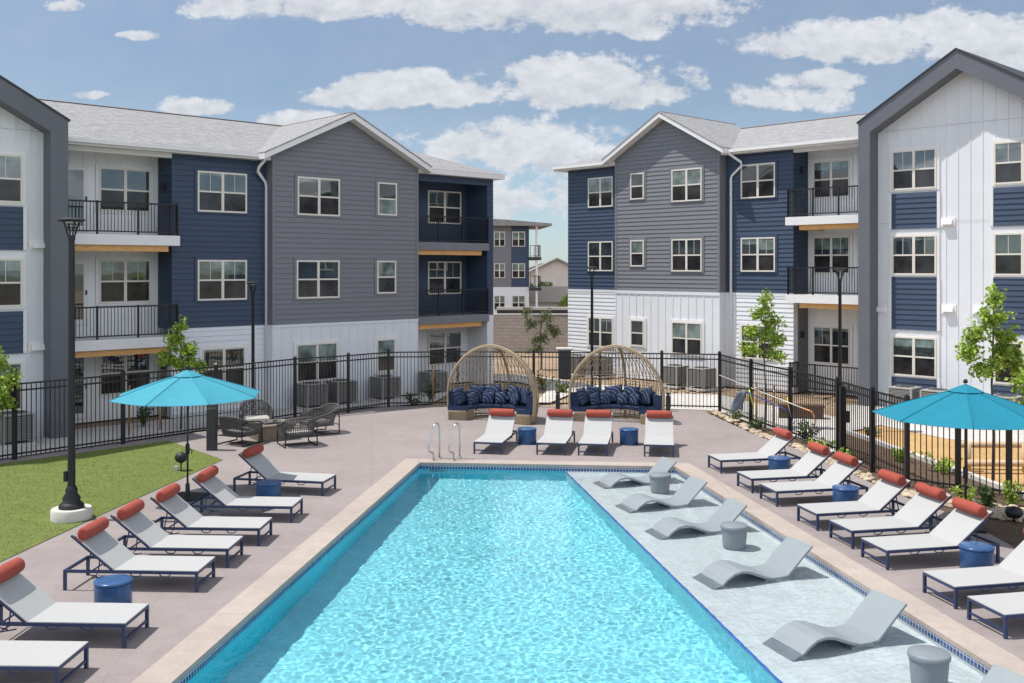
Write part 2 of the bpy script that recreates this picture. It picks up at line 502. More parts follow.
# ------------------------------------------------------------------ mesh helpers
class MB:
    def __init__(s):
        s.v, s.f, s.sm = [], [], []

    def add(s, vs, fs, smooth=False):
        o = len(s.v)
        s.v += [tuple(p) for p in vs]
        for f in fs:
            s.f.append(tuple(i + o for i in f))
            s.sm.append(smooth)
        return s

    def box(s, x0, x1, y0, y1, z0, z1):
        return s.add([(x0, y0, z0), (x1, y0, z0), (x1, y1, z0), (x0, y1, z0), (x0, y0, z1), (x1, y0, z1), (x1, y1, z1), (x0, y1, z1)],
                     [(0, 3, 2, 1), (4, 5, 6, 7), (0, 1, 5, 4), (1, 2, 6, 5), (2, 3, 7, 6), (3, 0, 4, 7)])

    def hexa(s, b, t):
        return s.add(list(b) + list(t), [(0, 3, 2, 1), (4, 5, 6, 7), (0, 1, 5, 4), (1, 2, 6, 5), (2, 3, 7, 6), (3, 0, 4, 7)])

    def quad(s, *p):
        return s.add(p, [tuple(range(len(p)))])

    def prism_xz(s, poly, y0, y1):
        n = len(poly)
        vs = [(x, y0, z) for x, z in poly] + [(x, y1, z) for x, z in poly]
        return s.add(vs, [tuple(range(n)), tuple(range(2 * n - 1, n - 1, -1))] + [(i, i + n, (i + 1) % n + n, (i + 1) % n) for i in range(n)])

    def prism_xy(s, poly, z0, z1):
        n = len(poly)
        vs = [(x, y, z0) for x, y in poly] + [(x, y, z1) for x, y in poly]
        return s.add(vs, [tuple(range(n - 1, -1, -1)), tuple(range(n, 2 * n))] + [(i, (i + 1) % n, (i + 1) % n + n, i + n) for i in range(n)])

    def sheet(s, outer, z, hole=None):
        loops = [[Vector((x, y, 0)) for x, y in outer]]
        if hole:
            loops.append([Vector((x, y, 0)) for x, y in hole])
        pts = [p for l in loops for p in l]
        vs = [(p.x, p.y, z) for p in pts]
        fs = []
        for t in tessellate_polygon(loops):
            a, b, c = [pts[i] for i in t]
            fs.append(tuple(t) if (b - a).cross(c - a).z > 0 else tuple(reversed(t)))
        return s.add(vs, fs)

    def tube(s, pts, r, seg=8, closed=False, caps=True, smooth=True):
        P = [Vector(p) for p in pts]
        n = len(P)
        rr = r if isinstance(r, (list, tuple)) else [r] * n
        up = None
        vs = []
        for i in range(n):
            if closed:
                t = P[(i + 1) % n] - P[i - 1]
            else:
                t = P[min(i + 1, n - 1)] - P[max(i - 1, 0)]
            if t.length < 1e-9:
                t = Vector((0, 0, 1))
            t.normalize()
            if up is None:
                up = Vector((0, 0, 1)) if abs(t.z) < .9 else Vector((1, 0, 0))
            a = up - t * up.dot(t)
            if a.length < 1e-6:
                a = t.orthogonal()
            a.normalize()
            up = a
            b = t.cross(a)
            for k in range(seg):
                an = 2 * math.pi * (k + .5) / seg
                vs.append(P[i] + (a * math.cos(an) + b * math.sin(an)) * rr[i])
        fs = []
        for i in range(n if closed else n - 1):
            j = (i + 1) % n
            for k in range(seg):
                l = (k + 1) % seg
                fs.append((i * seg + k, j * seg + k, j * seg + l, i * seg + l))
        s.add(vs, fs, smooth and seg > 4)
        if caps and not closed:
            o = len(s.v) - len(vs)
            s.f.append(tuple(o + k for k in range(seg)))
            s.sm.append(False)
            s.f.append(tuple(o + (n - 1) * seg + k for k in range(seg - 1, -1, -1)))
            s.sm.append(False)
        return s

    def bar(s, a, b, w, h=None):
        return s.tube([a, b], w * .7071, 4)

    def lathe(s, prof, seg=24, c=(0, 0, 0), sy=1.0, smooth=True):
        vs, fs = [], []
        for (r, z) in prof:
            for k in range(seg):
                a = 2 * math.pi * k / seg
                vs.append((c[0] + r * math.cos(a), c[1] + sy * r * math.sin(a), c[2] + z))
        for i in range(len(prof) - 1):
            for k in range(seg):
                l = (k + 1) % seg
                fs.append((i * seg + k, i * seg + l, (i + 1) * seg + l, (i + 1) * seg + k))
        s.add(vs, fs, smooth)
        return s

    def build(s, name, m, parent=None, bevel=0.0, sharp=None):
        me = bpy.data.meshes.new(name)
        me.from_pydata(s.v, [], s.f)
        me.polygons.foreach_set('use_smooth', s.sm)
        me.materials.append(m)
        me.update()
        o = bpy.data.objects.new(name, me)
        col.objects.link(o)
        if parent is not None:
            o.parent = parent
        if bevel:
            b = o.modifiers.new('bevel', 'BEVEL')
            b.width = bevel
            b.segments = 2
            b.limit_method = 'ANGLE'
            b.angle_limit = R(40)
        if sharp:
            me.set_sharp_from_angle(angle=R(sharp))
        return o


def tag(o, label=None, cat=None, group=None, kind=None):
    if label:
        o['label'] = label
    if cat:
        o['category'] = cat
    if group:
        o['group'] = group
    if kind:
        o['kind'] = kind
    return o


def empty(name, loc, rz=0.0):
    o = bpy.data.objects.new(name, None)
    o.empty_display_size = .2
    o.location = loc
    o.rotation_euler = (0, 0, rz)
    col.objects.link(o)
    return o


KIDS = {}


def copy_tree(o, parent=None):
    c = o.copy()
    col.objects.link(c)
    if parent is not None:
        c.parent = parent
    for ch in list(o.children):
        copy_tree(ch, c)
    return c


def proto(root):
    bpy.context.view_layer.update()
    return root


def G(px, py, z=0.0):
    Y = F * (EYE - z) / (py - HOR)
    return Vector(((px - 512) / F * Y, Y, z))


def at(px, Y, z=0.0):
    return Vector(((px - 512) / F * Y, Y, z))


def receiver(*objs):
    for o in objs:
        o.cycles.is_caustics_receiver = True


# ------------------------------------------------------------------ ground, deck, pool
GZ = -0.06


def lineX(p, q, y):
    return p[0] + (q[0] - p[0]) * (y - p[1]) / (q[1] - p[1])


PL0, PL1 = G(172, 683), G(420, 462.8)
PR0, PR1 = G(1003, 673), G(675.5, 467)
YN = 5.5
PL0 = Vector((lineX(PL0, PL1, YN), YN, 0))
PR0 = Vector((lineX(PR0, PR1, YN), YN, 0))
pool = [PL0, PR0, PR1, PL1]           # near left, near right, far right, far left


def offs(poly, d):
    c = sum(poly, Vector()) / len(poly)
    res = []
    n = len(poly)
    for i in range(n):
        a, b, e = poly[i - 1], poly[i], poly[(i + 1) % n]
        d1, d2 = (b - a).normalized(), (e - b).normalized()
        n1, n2 = Vector((d1.y, -d1.x, 0)), Vector((d2.y, -d2.x, 0))
        bis = (n1 + n2)
        bis = bis / bis.dot(n1)
        res.append(b + bis * d)
    return res


cop = offs(pool, .48)
tag(MB().sheet([(-2500, -300), (2500, -300), (2500, 4500), (-2500, 4500)], GZ - .06, [(-5.2, 4.6), (7.4, 4.6), (7.4, 26.6), (-5.2, 26.6)]).build('ground', M['dirt']), kind='structure')

tag(MB().sheet([(-2400, -290), (2400, -290), (2400, 4400), (-2400, 4400)], GZ - .03, [(-150, -120), (150, -120), (150, 170), (-150, 170)]).build('far_terrain', mat('dry_grassland', (.13, .14, .075), .95, .3, .02)), kind='structure')
fence_left = [(-30, 5.0), tuple(G(14.6, 459.4).xy), tuple(G(123, 444).xy), tuple(G(216, 431).xy), tuple(G(295, 418).xy), tuple(G(348.3, 412.5).xy), tuple(G(388.5, 407).xy)]
fence_back = [tuple(G(388.5, 407).xy), tuple(G(457.8, 406.2).xy), tuple(G(533.7, 406.8).xy), tuple(G(600, 408).xy), tuple(G(661.8, 409.3).xy), tuple(G(719.6, 410.6).xy)]
fence_right = [tuple(G(719.6, 410.6).xy), tuple(G(751, 423.4).xy), tuple(G(790, 436.5).xy), tuple(G(838, 454).xy), tuple(G(872.5, 470.5).xy), tuple(G(907, 485).xy), tuple(G(958, 491.5).xy), tuple(G(1009, 498).xy), (14.0, 19.6), (17.0, 17.8)]
dk = [(-32, 3), (-32, 8), (-16.2, 21.5)] + [(x - .12, y + .2) for x, y in fence_left[1:]] + [(x, y + .12) for x, y in fence_back[1:]] + \
     [tuple(G(705, 412).xy), tuple(G(760, 437).xy), tuple(G(800, 450).xy), tuple(G(860, 478).xy), tuple(G(905, 497).xy), tuple(G(960, 517).xy), tuple(G(1024, 553).xy), (9.6, 10), (12, -12), (-32, -12)]
dk[len(dk) - 11] = (fence_back[-1][0], fence_back[-1][1] + .12)
tag(MB().sheet(dk, 0, [tuple(p.xy) for p in cop]).build('pool_deck', M['deck']), kind='structure')
c = MB()
for i in range(4):
    j = (i + 1) % 4
    a, b, e, f = pool[i], pool[j], cop[j], cop[i]
    up = Vector((0, 0, .012))
    c.quad(a + up, f + up, e + up, b + up)
    dn = Vector((0, 0, -.06))
    c.quad(a + up, b + up, b + dn, a + dn)
    c.quad(f + up, f + dn, e + dn, e + up)
tag(c.build('pool_coping', M['coping']), kind='structure')

# pool shell
WZ, SZ, DZ = -.13, -.32, -1.28
SH0 = G(786.8, 683, WZ)
SH1 = G(568.8, 472.2, WZ)
SH1 = Vector((lineX(SH0, SH1, PL1.y - .02), PL1.y - .02, 0))
SH1.y = PL1.y + (PR1.y - PL1.y) * (SH1.x - PL1.x) / (PR1.x - PL1.x)
SH0 = Vector((lineX(G(786.8, 683, WZ), G(568.8, 472.2, WZ), YN), YN, 0))


def Z(p, z):
    return Vector((p.x, p.y, z))


fl = MB().quad(Z(PL0, DZ), Z(SH0, DZ), Z(SH1, DZ), Z(PL1, DZ))
pf = tag(fl.build('pool_floor', M['plaster_deep']), kind='structure')
w = MB()
for a, b in ((PL1, PL0), (SH1, PL1), (PL0, SH0)):
    top = -.21
    w.quad(Z(a, DZ), Z(b, DZ), Z(b, top), Z(a, top))
pw = tag(w.build('pool_wall', M['plaster_wall']), kind='structure')
sf = tag(MB().quad(Z(SH0, DZ), Z(SH1, DZ), Z(SH1, SZ - .004), Z(SH0, SZ - .004)).build('pool_shelf_face', M['plaster_deep']), kind='structure')
sh = MB().quad(Z(SH0, SZ), Z(PR0, SZ), Z(PR1, SZ), Z(SH1, SZ))
for a, b in ((PR0, PR1), (PR1, SH1), (SH0, PR0)):
    sh.quad(Z(a, SZ), Z(b, SZ), Z(b, -.20), Z(a, -.20))
ps = tag(sh.build('pool_shelf', M['plaster_shelf']), kind='structure')
ln = MB()
dl = (SH1 - SH0).normalized()
nl = Vector((dl.y, -dl.x, 0))
for o0, o1 in ((0, .042),):
    ln.quad(Z(SH0 + nl * o0, SZ + .004), Z(SH0 + nl * o1, SZ + .004), Z(SH1 + nl * o1, SZ + .004), Z(SH1 + nl * o0, SZ + .004))
ln.quad(Z(SH0 - nl * .003, SZ + .004), Z(SH1 - nl * .003, SZ + .004), Z(SH1 - nl * .003, SZ - .05), Z(SH0 - nl * .003, SZ - .05))
pl = tag(ln.build('pool_shelf_line', M['tile_line']), kind='structure')
rec = [pf, pw, ps, pl, sf]
for a, b in ((PL0, PL1), (PL1, PR1), (PR1, PR0)):
    d = (b - a)
    t = MB().quad(Z(a, -.205), Z(a, -.055), Z(b, -.055), Z(b, -.205))
    rec.append(tag(t.build('pool_tile_band', mk_tile('blue_waterline_tile', -math.atan2(d.y, d.x))), kind='structure'))
# recessed entry steps by the handrails, dark nosing tile
st = MB()
for k in range(3):
    z = -.16 - .14 * k
    for y in (0,):
        x0, x1 = G(427, 470).x, G(445, 470).x
        yy = PL1.y + .04
        st.box(x0, x1, yy - .10, yy + .05, z - .045, z)
so_ = tag(st.build('pool_steps', M['navyframe']), kind='structure')
rec.append(so_)
sk = MB().box(G(522, 470).x, G(539, 470).x, PL1.y - .05, PL1.y + .1, -.17, -.07)
sk_o = tag(sk.build('pool_skimmer_opening', M['black']), kind='structure')
receiver(*rec)

# water
NX, NY = 400, 780
V, Fc = [], []
random.seed(3)
for j in range(NY + 1):
    t = j / NY
    a = PL0.lerp(PL1, t)
    b = PR0.lerp(PR1, t)
    for i in range(NX + 1):
        p = a.lerp(b, i / NX)
        h = .0032 * noise.noise(Vector((p.x * 3.4, p.y * 3.4, 0))) + .0030 * noise.noise(Vector((p.x * 8.2 + 3, p.y * 9.4, 3.))) + .0017 * noise.noise(Vector((p.x * 15., p.y * 16., 7.)))
        dm = min((p.x - a.x), 1.2) / 1.2
        V.append((p.x, p.y, WZ + h * (.55 + .45 * dm)))
for j in range(NY):
    for i in range(NX):
        k = j * (NX + 1) + i
        Fc.append((k, k + 1, k + NX + 2, k + NX + 1))
wb = MB()
wb.add(V, Fc, True)
wo = tag(wb.build('pool_water', M['water']), kind='structure')
wo.cycles.is_caustics_caster = True

# turf, beds, paths, chips
turf_poly = [tuple(G(0, 464.4).xy), tuple(G(168.4, 441).xy), tuple(G(223, 460).xy), tuple(G(110, 511).xy), tuple(G(0, 562.5).xy), (-13.5, 11.5), (-22, 14), (-20, 21)]
tz = .012
tb = MB().sheet(turf_poly, tz)
bb = [(p[0], p[1]) for p in turf_poly]


def inside(x, y, poly):
    r = False
    n = len(poly)
    for i in range(n):
        x0, y0 = poly[i]
        x1, y1 = poly[i - 1]
        if (y0 > y) != (y1 > y) and x < (x1 - x0) * (y - y0) / (y1 - y0) + x0:
            r = not r
    return r


random.seed(11)
cnt = 0
while cnt < 42000:
    x, y = random.uniform(-15, -6), random.uniform(14, 29)
    if not inside(x, y, bb):
        continue
    cnt += 1
    a = random.uniform(0, 6.28)
    h = random.uniform(.012, .026)
    wd = .005
    lx, ly = random.uniform(-.02, .02), random.uniform(-.02, .02)
    tb.add([(x - wd * math.cos(a), y - wd * math.sin(a), tz), (x + wd * math.cos(a), y + wd * math.sin(a), tz), (x + lx, y + ly, tz + h)], [(0, 1, 2)])
tag(tb.build('turf_grass', M['turf']), 'short green synthetic turf patch behind the left loungers', 'grass', kind='stuff')


def gsheet(name, pts, m, z, thick=0):
    b = MB()
    if thick:
        b.prism_xy(pts, z - thick, z)
    else:
        b.sheet(pts, z)
    return tag(b.build(name, m), kind='structure')


def gp(*pts):
    return [tuple(G(x, y).xy) for x, y in pts]


gsheet('walk_by_building', [(-40, 10), (-16.6, 21.9), (-13.6, 26.3), (-7.6, 33.7), (-5.3, 36.2), (-3.0, 37.2), (-2.5, 40), (-6, 38.5), (-9.5, 35.2), (-20, 25.2), (-45, 3)], M['walk'], GZ)
gsheet('concrete_path', gp((636, 405.5), (719, 409.5), (760, 424), (800, 436), (838, 452), (846, 433), (845, 417), (800, 408), (757, 402), (722, 393.5), (640, 391)), M['walk'], GZ + .004)
gsheet('side_path', gp((535, 402), (549, 401.5), (575, 391), (640, 391.2), (640, 386), (590, 383), (560, 378), (530, 374), (470, 372), (455, 378), (520, 381), (548, 388)), M['walk'], GZ + .008)
gsheet('playground_chips', gp((846, 432), (907, 454), (1009, 490), (1100, 520), (1300, 470), (1090, 436), (946, 430), (880, 424)), M['chips'], GZ + .004)
gsheet('playground_walk', gp((845, 431), (880, 423.5), (946, 437), (1090, 452), (1300, 462), (1300, 420), (1000, 408), (900, 402), (846, 404)), M['walk'], GZ + .012)
kb = MB()
kp = [G(x, y) for x, y in ((842, 430), (872, 440), (907, 453), (960, 472), (1009, 490), (1080, 514))]
for a, b in zip(kp, kp[1:]):
    d = (b - a).normalized()
    n = Vector((d.y, -d.x, 0)) * .08
    kb.hexa([Z(a - n, GZ - .05), Z(a + n, GZ - .05), Z(b + n, GZ - .05), Z(b - n, GZ - .05)], [Z(a - n, .06), Z(a + n, .06), Z(b + n, .06), Z(b - n, .06)])
tag(kb.build('playground_kerb', M['concrete']), kind='structure')
gsheet('mulch_bed', gp((722, 413), (757, 424), (800, 437), (842, 455), (838, 440), (844, 431), (907, 454), (1009, 491), (1100, 524), (1100, 640), (1024, 556), (960, 519), (905, 499), (860, 480), (800, 452), (760, 439)), M['mulch'], GZ + .016)


# ------------------------------------------------------------------ buildings
class Bld:
    """a facade frame: local x along the facade to the right, local y into the building, z up"""

    def __init__(s, name, P0, X, label):
        s.X = Vector((X[0], X[1])).normalized()
        s.Yv = Vector((-s.X.y, s.X.x))
        s.P0 = Vector(P0)
        s.root = empty(name, (P0[0], P0[1], GZ), math.atan2(s.X.y, s.X.x))
        tag(s.root, label, 'apartment building')

    def S(s, px, y):
        u = (px - 512) / F
        p = s.P0 + s.Yv * y
        # p + X t = lam (u,1)
        return (u * p.y - p.x) / (s.X.x - u * s.X.y)

    def depth(s, sx, y):
        return (s.P0 + s.X * sx + s.Yv * y).y

    def H(s, py, sx, y):
        return EYE + (HOR - py) * s.depth(sx, y) / F

    def mb(s):
        return MB()

    def part(s, mb, name, m, bevel=0):
        # heights are world heights: lower them by the root's own
        mb.v = [(x, y, z - GZ) for x, y, z in mb.v]
        return mb.build(name, m, s.root, bevel)


def lap(mb, s0, s1, z0, z1, y, clip=None, exp=.185, proud=.026):
    z = z0
    while z < z1 - .01:
        zt = min(z + exp, z1)
        a0, b0, a1, b1 = s0, s1, s0, s1
        if clip:
            a0, b0 = clip(z)
            a1, b1 = clip(zt)
        if b0 - a0 > .05:
            if b1 < a1:
                a1 = b1 = (a1 + b1) / 2
            yb, yt = y - proud, y - .001
            mb.quad((a0, yb, z), (b0, yb, z), (b1, yt, zt), (a1, yt, zt))
            mb.quad((a0, y, z), (b0, y, z), (b0, yb, z), (a0, yb, z))
        z += exp


def lap_side(mb, x, sgn, y0, y1, z0, z1, exp=.185, proud=.02):
    """lap siding on a wall at constant x facing sgn"""
    z = z0
    while z < z1 - .01:
        zt = min(z + exp, z1)
        xb = x + sgn * proud
        mb.quad((xb, y0, z), (xb, y1, z), (x + sgn * .001, y1, zt), (x + sgn * .001, y0, zt))
        mb.quad((x, y0, z), (x, y1, z), (xb, y1, z), (xb, y0, z))
        z += exp


def batten(mb, s0, s1, z0, z1, y, step=.42, clip=None):
    n = max(1, round((s1 - s0) / step))
    for i in range(n + 1):
        x = s0 + (s1 - s0) * i / n
        x = min(max(x, s0 + .03), s1 - .03)
        zt = clip(x) if clip else z1
        mb.box(x - .022, x + .022, y - .018, y, z0, zt)


WR = random.Random(21)


def window(B, s0, s1, z0, z1, y, trim, double=True, style=0, name='window'):
    fr = MB()
    yf = y - .068
    t = .06
    fr.box(s0, s1, yf, y, z0, z0 + t)
    fr.box(s0, s1, yf, y, z1 - t, z1)
    fr.box(s0, s0 + t, yf, y, z0 + t, z1 - t)
    fr.box(s1 - t, s1, yf, y, z0 + t, z1 - t)
    cols = [(s0 + t, s1 - t)]
    zm = (z0 + z1) / 2
    if double:
        c = (s0 + s1) / 2
        fr.box(c - .05, c + .05, yf, y, z0 + t, z1 - t)
        cols = [(s0 + t, c - .05), (c + .05, s1 - t)]
    for a, b in cols:
        fr.box(a, b, yf + .008, y, zm - .028, zm + .028)
    fo = B.part(fr, name, M['vinyl'])
    p = MB()
    q = MB()
    for a, b in cols:
        p.box(a, b, y - .047, y - .001, zm + .028, z1 - t)
        q.box(a, b, y - .040, y - .001, z0 + t, zm - .028)
    po = p.build('pane', M['blind' if style == 1 else 'pane'], fo)
    qo = q.build('pane', M['blind' if style == 2 else 'screen'], fo)
    for o in (po, qo):
        o.data.transform(Matrix.Translation((0, 0, -GZ)))
    if style in (0, 3) and z1 - z0 > 1.0 and WR.random() < .65:
        bl_ = MB()
        hb = WR.choice((.08, .12, .16, .30, .45))
        for a, b in cols:
            bl_.box(a, b, y - .0495, y - .0465, z1 - t - hb * (1 if WR.random() < .7 else .5), z1 - t)
        bo = bl_.build('blind', M['blind'], fo)
        bo.data.transform(Matrix.Translation((0, 0, -GZ)))
    if style == 3:
        g = MB()
        for a, b in cols:
            g.box((a + b) / 2 - .008, (a + b) / 2 + .008, y - .053, y - .047, zm + .028, z1 - t)
        go = g.build('grille', M['vinyl'], fo)
        go.data.transform(Matrix.Translation((0, 0, -GZ)))
    if trim:
        tr = MB()
        w = .10
        yt = y - .044
        tr.box(s0 - w, s1 + w, yt, y + .02, z1, z1 + w)
        tr.box(s0 - w, s1 + w, yt, y + .02, z0 - w * .6, z0)
        tr.box(s0 - w, s0, yt, y + .02, z0, z1)
        tr.box(s1, s1 + w, yt, y + .02, z0, z1)
        to = tr.build('trim', trim, fo)
        to.data.transform(Matrix.Translation((0, 0, -GZ)))
    return fo


def railing(B, pts, z0, z1, post=.045, sp=.11, name='railing'):
    r = MB()
    for (x0, y0), (x1, y1) in zip(pts, pts[1:]):
        a, b = Vector((x0, y0, 0)), Vector((x1, y1, 0))
        Ln = (b - a).length
        r.bar(Z(a, z1), Z(b, z1), .05)
        r.bar(Z(a, z0 + .10), Z(b, z0 + .10), .04)
        n = max(1, round(Ln / sp))
        for i in range(n + 1):
            p = a.lerp(b, i / n)
            big = i in (0, n) or (Ln > 3 and i in (n // 3, 2 * n // 3))
            r.bar(Z(p, z0 if big else z0 + .1), Z(p, z1 + (.04 if big else 0)), .055 if big else .018)
    return B.part(r, name, M['black'])


def downspout(B, x, y, zt, z0):
    d = MB()
    d.tube([(x - .30, y - .50, zt), (x - .30, y - .48, zt - .12), (x - .42, y - .30, zt - .35), (x - .42, y - .22, zt - .5), (x - .05, y - .08, zt - .85), (x, y - .07, zt - 1.0), (x, y - .07, z0)], .055, 8)
    return B.part(d, 'downspout', M['trim'])


def gable_roof(B, c, hw, ze, za, yf, yb, th=.20):
    """two slopes with ridge along local y"""
    r, t = MB(), MB()
    for sg in (-1, 1):
        e = c + sg * hw
        r.prism_xz([(e, ze), (c, za), (c, za + .05), (e, ze + .05)] if sg > 0 else [(c, za), (e, ze), (e, ze + .05), (c, za + .05)], yf - .02, yb)
        t.prism_xz([(e, ze - th), (c, za - th), (c, za - .002), (e, ze - .002)] if sg > 0 else [(c, za - th), (e, ze - th), (e, ze - .002), (c, za - .002)], yf, yb - .05)
    B.part(r, 'roof', M['roof'])
    B.part(t, 'rake_trim', M['trim'])
    B.part(MB().tube([(c, yf + .1, za + .04), (c, yb, za + .04)], .03, 6), 'ridge_cap', M['timber'])


def hip_roof(B, s0, s1, ye, yr, ze, zr, hip_right, hip_left=False):
    run = yr - ye
    yb = yr + run
    a0 = s0 + (run if hip_left else 0)
    a1 = s1 - (run if hip_right else 0)
    r = MB()
    e0, e1, e2, e3 = (s0, ye, ze), (s1, ye, ze), (s1, yb, ze), (s0, yb, ze)
    r0, r1 = (a0, yr, zr), (a1, yr, zr)
    r.add([e0, e1, e2, e3, r0, r1], [(0, 1, 5, 4), (2, 3, 4, 5), (1, 2, 5), (3, 0, 4)])
    B.part(r, 'roof', M['roof'])
    cap = MB()
    cap.tube([(a0, yr, zr), (a1, yr, zr)], .04, 6)
    B.part(cap, 'ridge_cap', M['timber'])
    f = MB()
    f.box(s0, s1, ye + .01, ye + .04, ze - .2, ze - .003)
    if hip_right:
        f.box(s1 - .04, s1 - .005, ye + .04, yb, ze - .2, ze - .003)
    if hip_left:
        f.box(s0 + .005, s0 + .04, ye + .04, yb, ze - .2, ze - .003)
    f.box(s0 + .05, s1 - .05, ye + .05, yb - .05, ze - .2, ze - .17)
    B.part(f, 'fascia', M['trim'])


def gutter(B, s0, s1, ye, ze):
    g = MB()
    g.prism_xz([(s0, ze - .13), (s1, ze - .13), (s1, ze - .01), (s0, ze - .01)], ye - .11, ye + .005)
    B.part(g, 'gutter', M['trim'])


def frame_block(B, side, heads, sill_h, ze, za, sO, hw, jamb, ywall, yfront, winx, panels, vents, right=True):
    """gabled block with the projecting charcoal house-outline frame"""
    cx = sO + hw if right else sO - hw
    a, b = cx - hw, cx + hw
    zi = ze - .0
    vt = .64
    f = MB()
    slope = (za - ze) / hw
    # jambs
    for x0, x1 in ((a, a + jamb), (b - jamb, b)):
        f.box(x0, x1, yfront, ywall + .3, GZ, ze - vt + slope * jamb if False else ze - vt)
    for sg in (-1, 1):
        e = cx + sg * hw
        ei = cx + sg * (hw - jamb)
        zi_e = ze + slope * jamb - vt
        poly = [(e, ze - vt), (ei, ze - vt), (ei, zi_e), (cx, za - vt), (cx, za), (e, ze)]
        f.prism_xz(poly if sg < 0 else list(reversed(poly)), yfront, ywall + .3)
    B.part(f, 'gable_frame', M['framegrey'])
    e = MB()
    for sg in (-1, 1):
        x = cx + sg * (hw + .05)
        zz = ze - slope * .05
        p = [(x, zz), (cx, za), (cx, za + .06), (x, zz + .06)]
        e.prism_xz(p if sg < 0 else list(reversed(p)), yfront - .04, 5.5)
    B.part(e, 'roof', M['darkgrey'])
    w = MB()
    wl, wr = a + jamb - .02, b - jamb + .02

    def top(x):
        return za - vt + .03 - slope * abs(x - cx)
    zl = top(wl)
    w.prism_xz([(wl, GZ), (wr, GZ), (wr, top(wr)), (cx, top(cx)), (wl, zl)], ywall, ywall + .25)
    batten(w, wl, wr, GZ, 0, ywall, .42, lambda x: top(x) - .03)
    B.part(w, 'wall', M['white'])
    body = MB()
    body.prism_xz([(a + .03, GZ), (b - .03, GZ), (b - .03, ze - .1), (cx, za - .1), (a + .03, ze - .1)], ywall + .35, 9)
    B.part(body, 'wall', M['framegrey'])
    for k, (x0, x1) in enumerate(winx):
        for i, h in enumerate(heads):
            window(B, x0, x1, h - 1.42, h, ywall - .002, M['trim'], True, (3, 3, 0)[i])
        for (p0, p1) in panels:
            pm = MB()
            pm.box(x0 - .02, x1 + .02, ywall - .030, ywall + .02, p0, p1)
            lap(pm, x0 - .02, x1 + .02, p0, p1, ywall - .031)
            B.part(pm, 'siding_panel', M['navy'])
            for xx in (x0 - .121, x1 + .021):
                B.part(MB().box(xx, xx + .10, ywall - .058, ywall, p0, p1), 'trim', M['trim'])
    for (vx, vz) in vents:
        v = MB()
        v.box(vx - .26, vx + .26, ywall - .035, ywall, vz - .16, vz + .16)
        v.hexa([(vx - .18, ywall - .035, vz - .09), (vx + .18, ywall - .035, vz - .09), (vx + .18, ywall - .16, vz - .09), (vx - .18, ywall - .16, vz - .09)],
               [(vx - .18, ywall - .035, vz + .10), (vx + .18, ywall - .035, vz + .10), (vx + .18, ywall - .12, vz + .06), (vx - .18, ywall - .12, vz + .06)])
        B.part(v, 'vent', M['trim'])
    for z in (heads[1] + .45, heads[0] + .75):
        B.part(MB().box(wl, wr, ywall - .0215, ywall - .0185, z, z + .008), 'flashing', M['ac'])


def recess(B, s0, s1, yb, floors, ztop, hdr, wx, heads, style='white', slab_out=.6, slab_x=(0, 0), slabs=(), rail=True, open_right=False, ceil_z=None, sidewall='navy', wally=0.0, fascia='trim', lower_white=None):
    bw = MB()
    bw.box(s0 - .05, s1 + .05, yb, yb + .25, GZ, ztop)
    if style == 'white':
        batten(bw, s0, s1, GZ, ztop, yb, .42)
        B.part(bw, 'wall', M['recess_white'])
    else:
        lap(bw, s0 - .05, s1 + .05, lower_white, ztop, yb)
        B.part(bw, 'wall', M['navy'])
        lw = MB()
        lw.box(s0 - .04, s1 + .04, yb - .03, yb - .002, GZ, lower_white)
        B.part(lw, 'wall', M['white'])
    for i, h in enumerate(heads):
        for (a, b, hh) in wx:
            window(B, a, b, h - hh, h, yb - (.002 if style == 'white' or i < 2 else .032), M['recess_white'] if style == 'white' else None, True, (0, 3, 0)[i])
    hd = MB()
    hd.box(s0 - .02, s1 - .003, wally - .03, wally + .25, hdr, ztop)
    B.part(hd, 'header_beam', M['trim'] if style == 'white' else M['navy'])
    for (zs, th) in slabs:
        sl = MB()
        x0, x1 = s0 + slab_x[0], s1 + slab_x[1]
        sl.box(x0, x1, -slab_out, yb - .03, zs - th, zs)
        B.part(sl, 'balcony_slab', M[fascia])
        bm_ = MB()
        bm_.box(x0 + .1, x1 - .35, -slab_out + .10, -slab_out + .32, zs - th - .20, zs - th - .002)
        bm_.box(x1 - .55, x1 - .35, -slab_out + .32, yb - .05, zs - th - .20, zs - th - .002)
        B.part(bm_, 'balcony_beam', M['beam'])


# ---- left building
LB = Bld('apartment_building', (-10.127, 34.8), (1.06, 1.0), 'left three storey apartment building with navy and charcoal siding, nearest gable white')
lh = [8.31, 5.26, 2.21]
ZB = 2.94
S = LB.S
yA, yAf = -.8, -1.45
sO = S(68.3, yAf)
zeL = LB.H(120.5, sO, yAf)
sx0 = S(0, yAf)
zl0 = LB.H(77.3, sx0, yAf)
slopeL = (zl0 - zeL) / (sO - sx0)
HW = 4.6
wA = (S(22, yA) - 1.85, S(22, yA))
w2 = sO - 2 * HW + (sO - wA[1])
vts = [(S(38, yA), LB.H(245, S(38, yA), yA)), (S(37, yA), LB.H(347, S(37, yA), yA))]
frame_block(LB, -1, lh, 1.42, zeL, zeL + slopeL * HW, sO, HW, .5, yA, yAf, [wA, (w2, w2 + 1.85)],
            [(LB.H(250, wA[1], yA), LB.H(207, wA[1], yA)), (LB.H(353, wA[1], yA), LB.H(311, wA[1], yA))], vts, right=False)
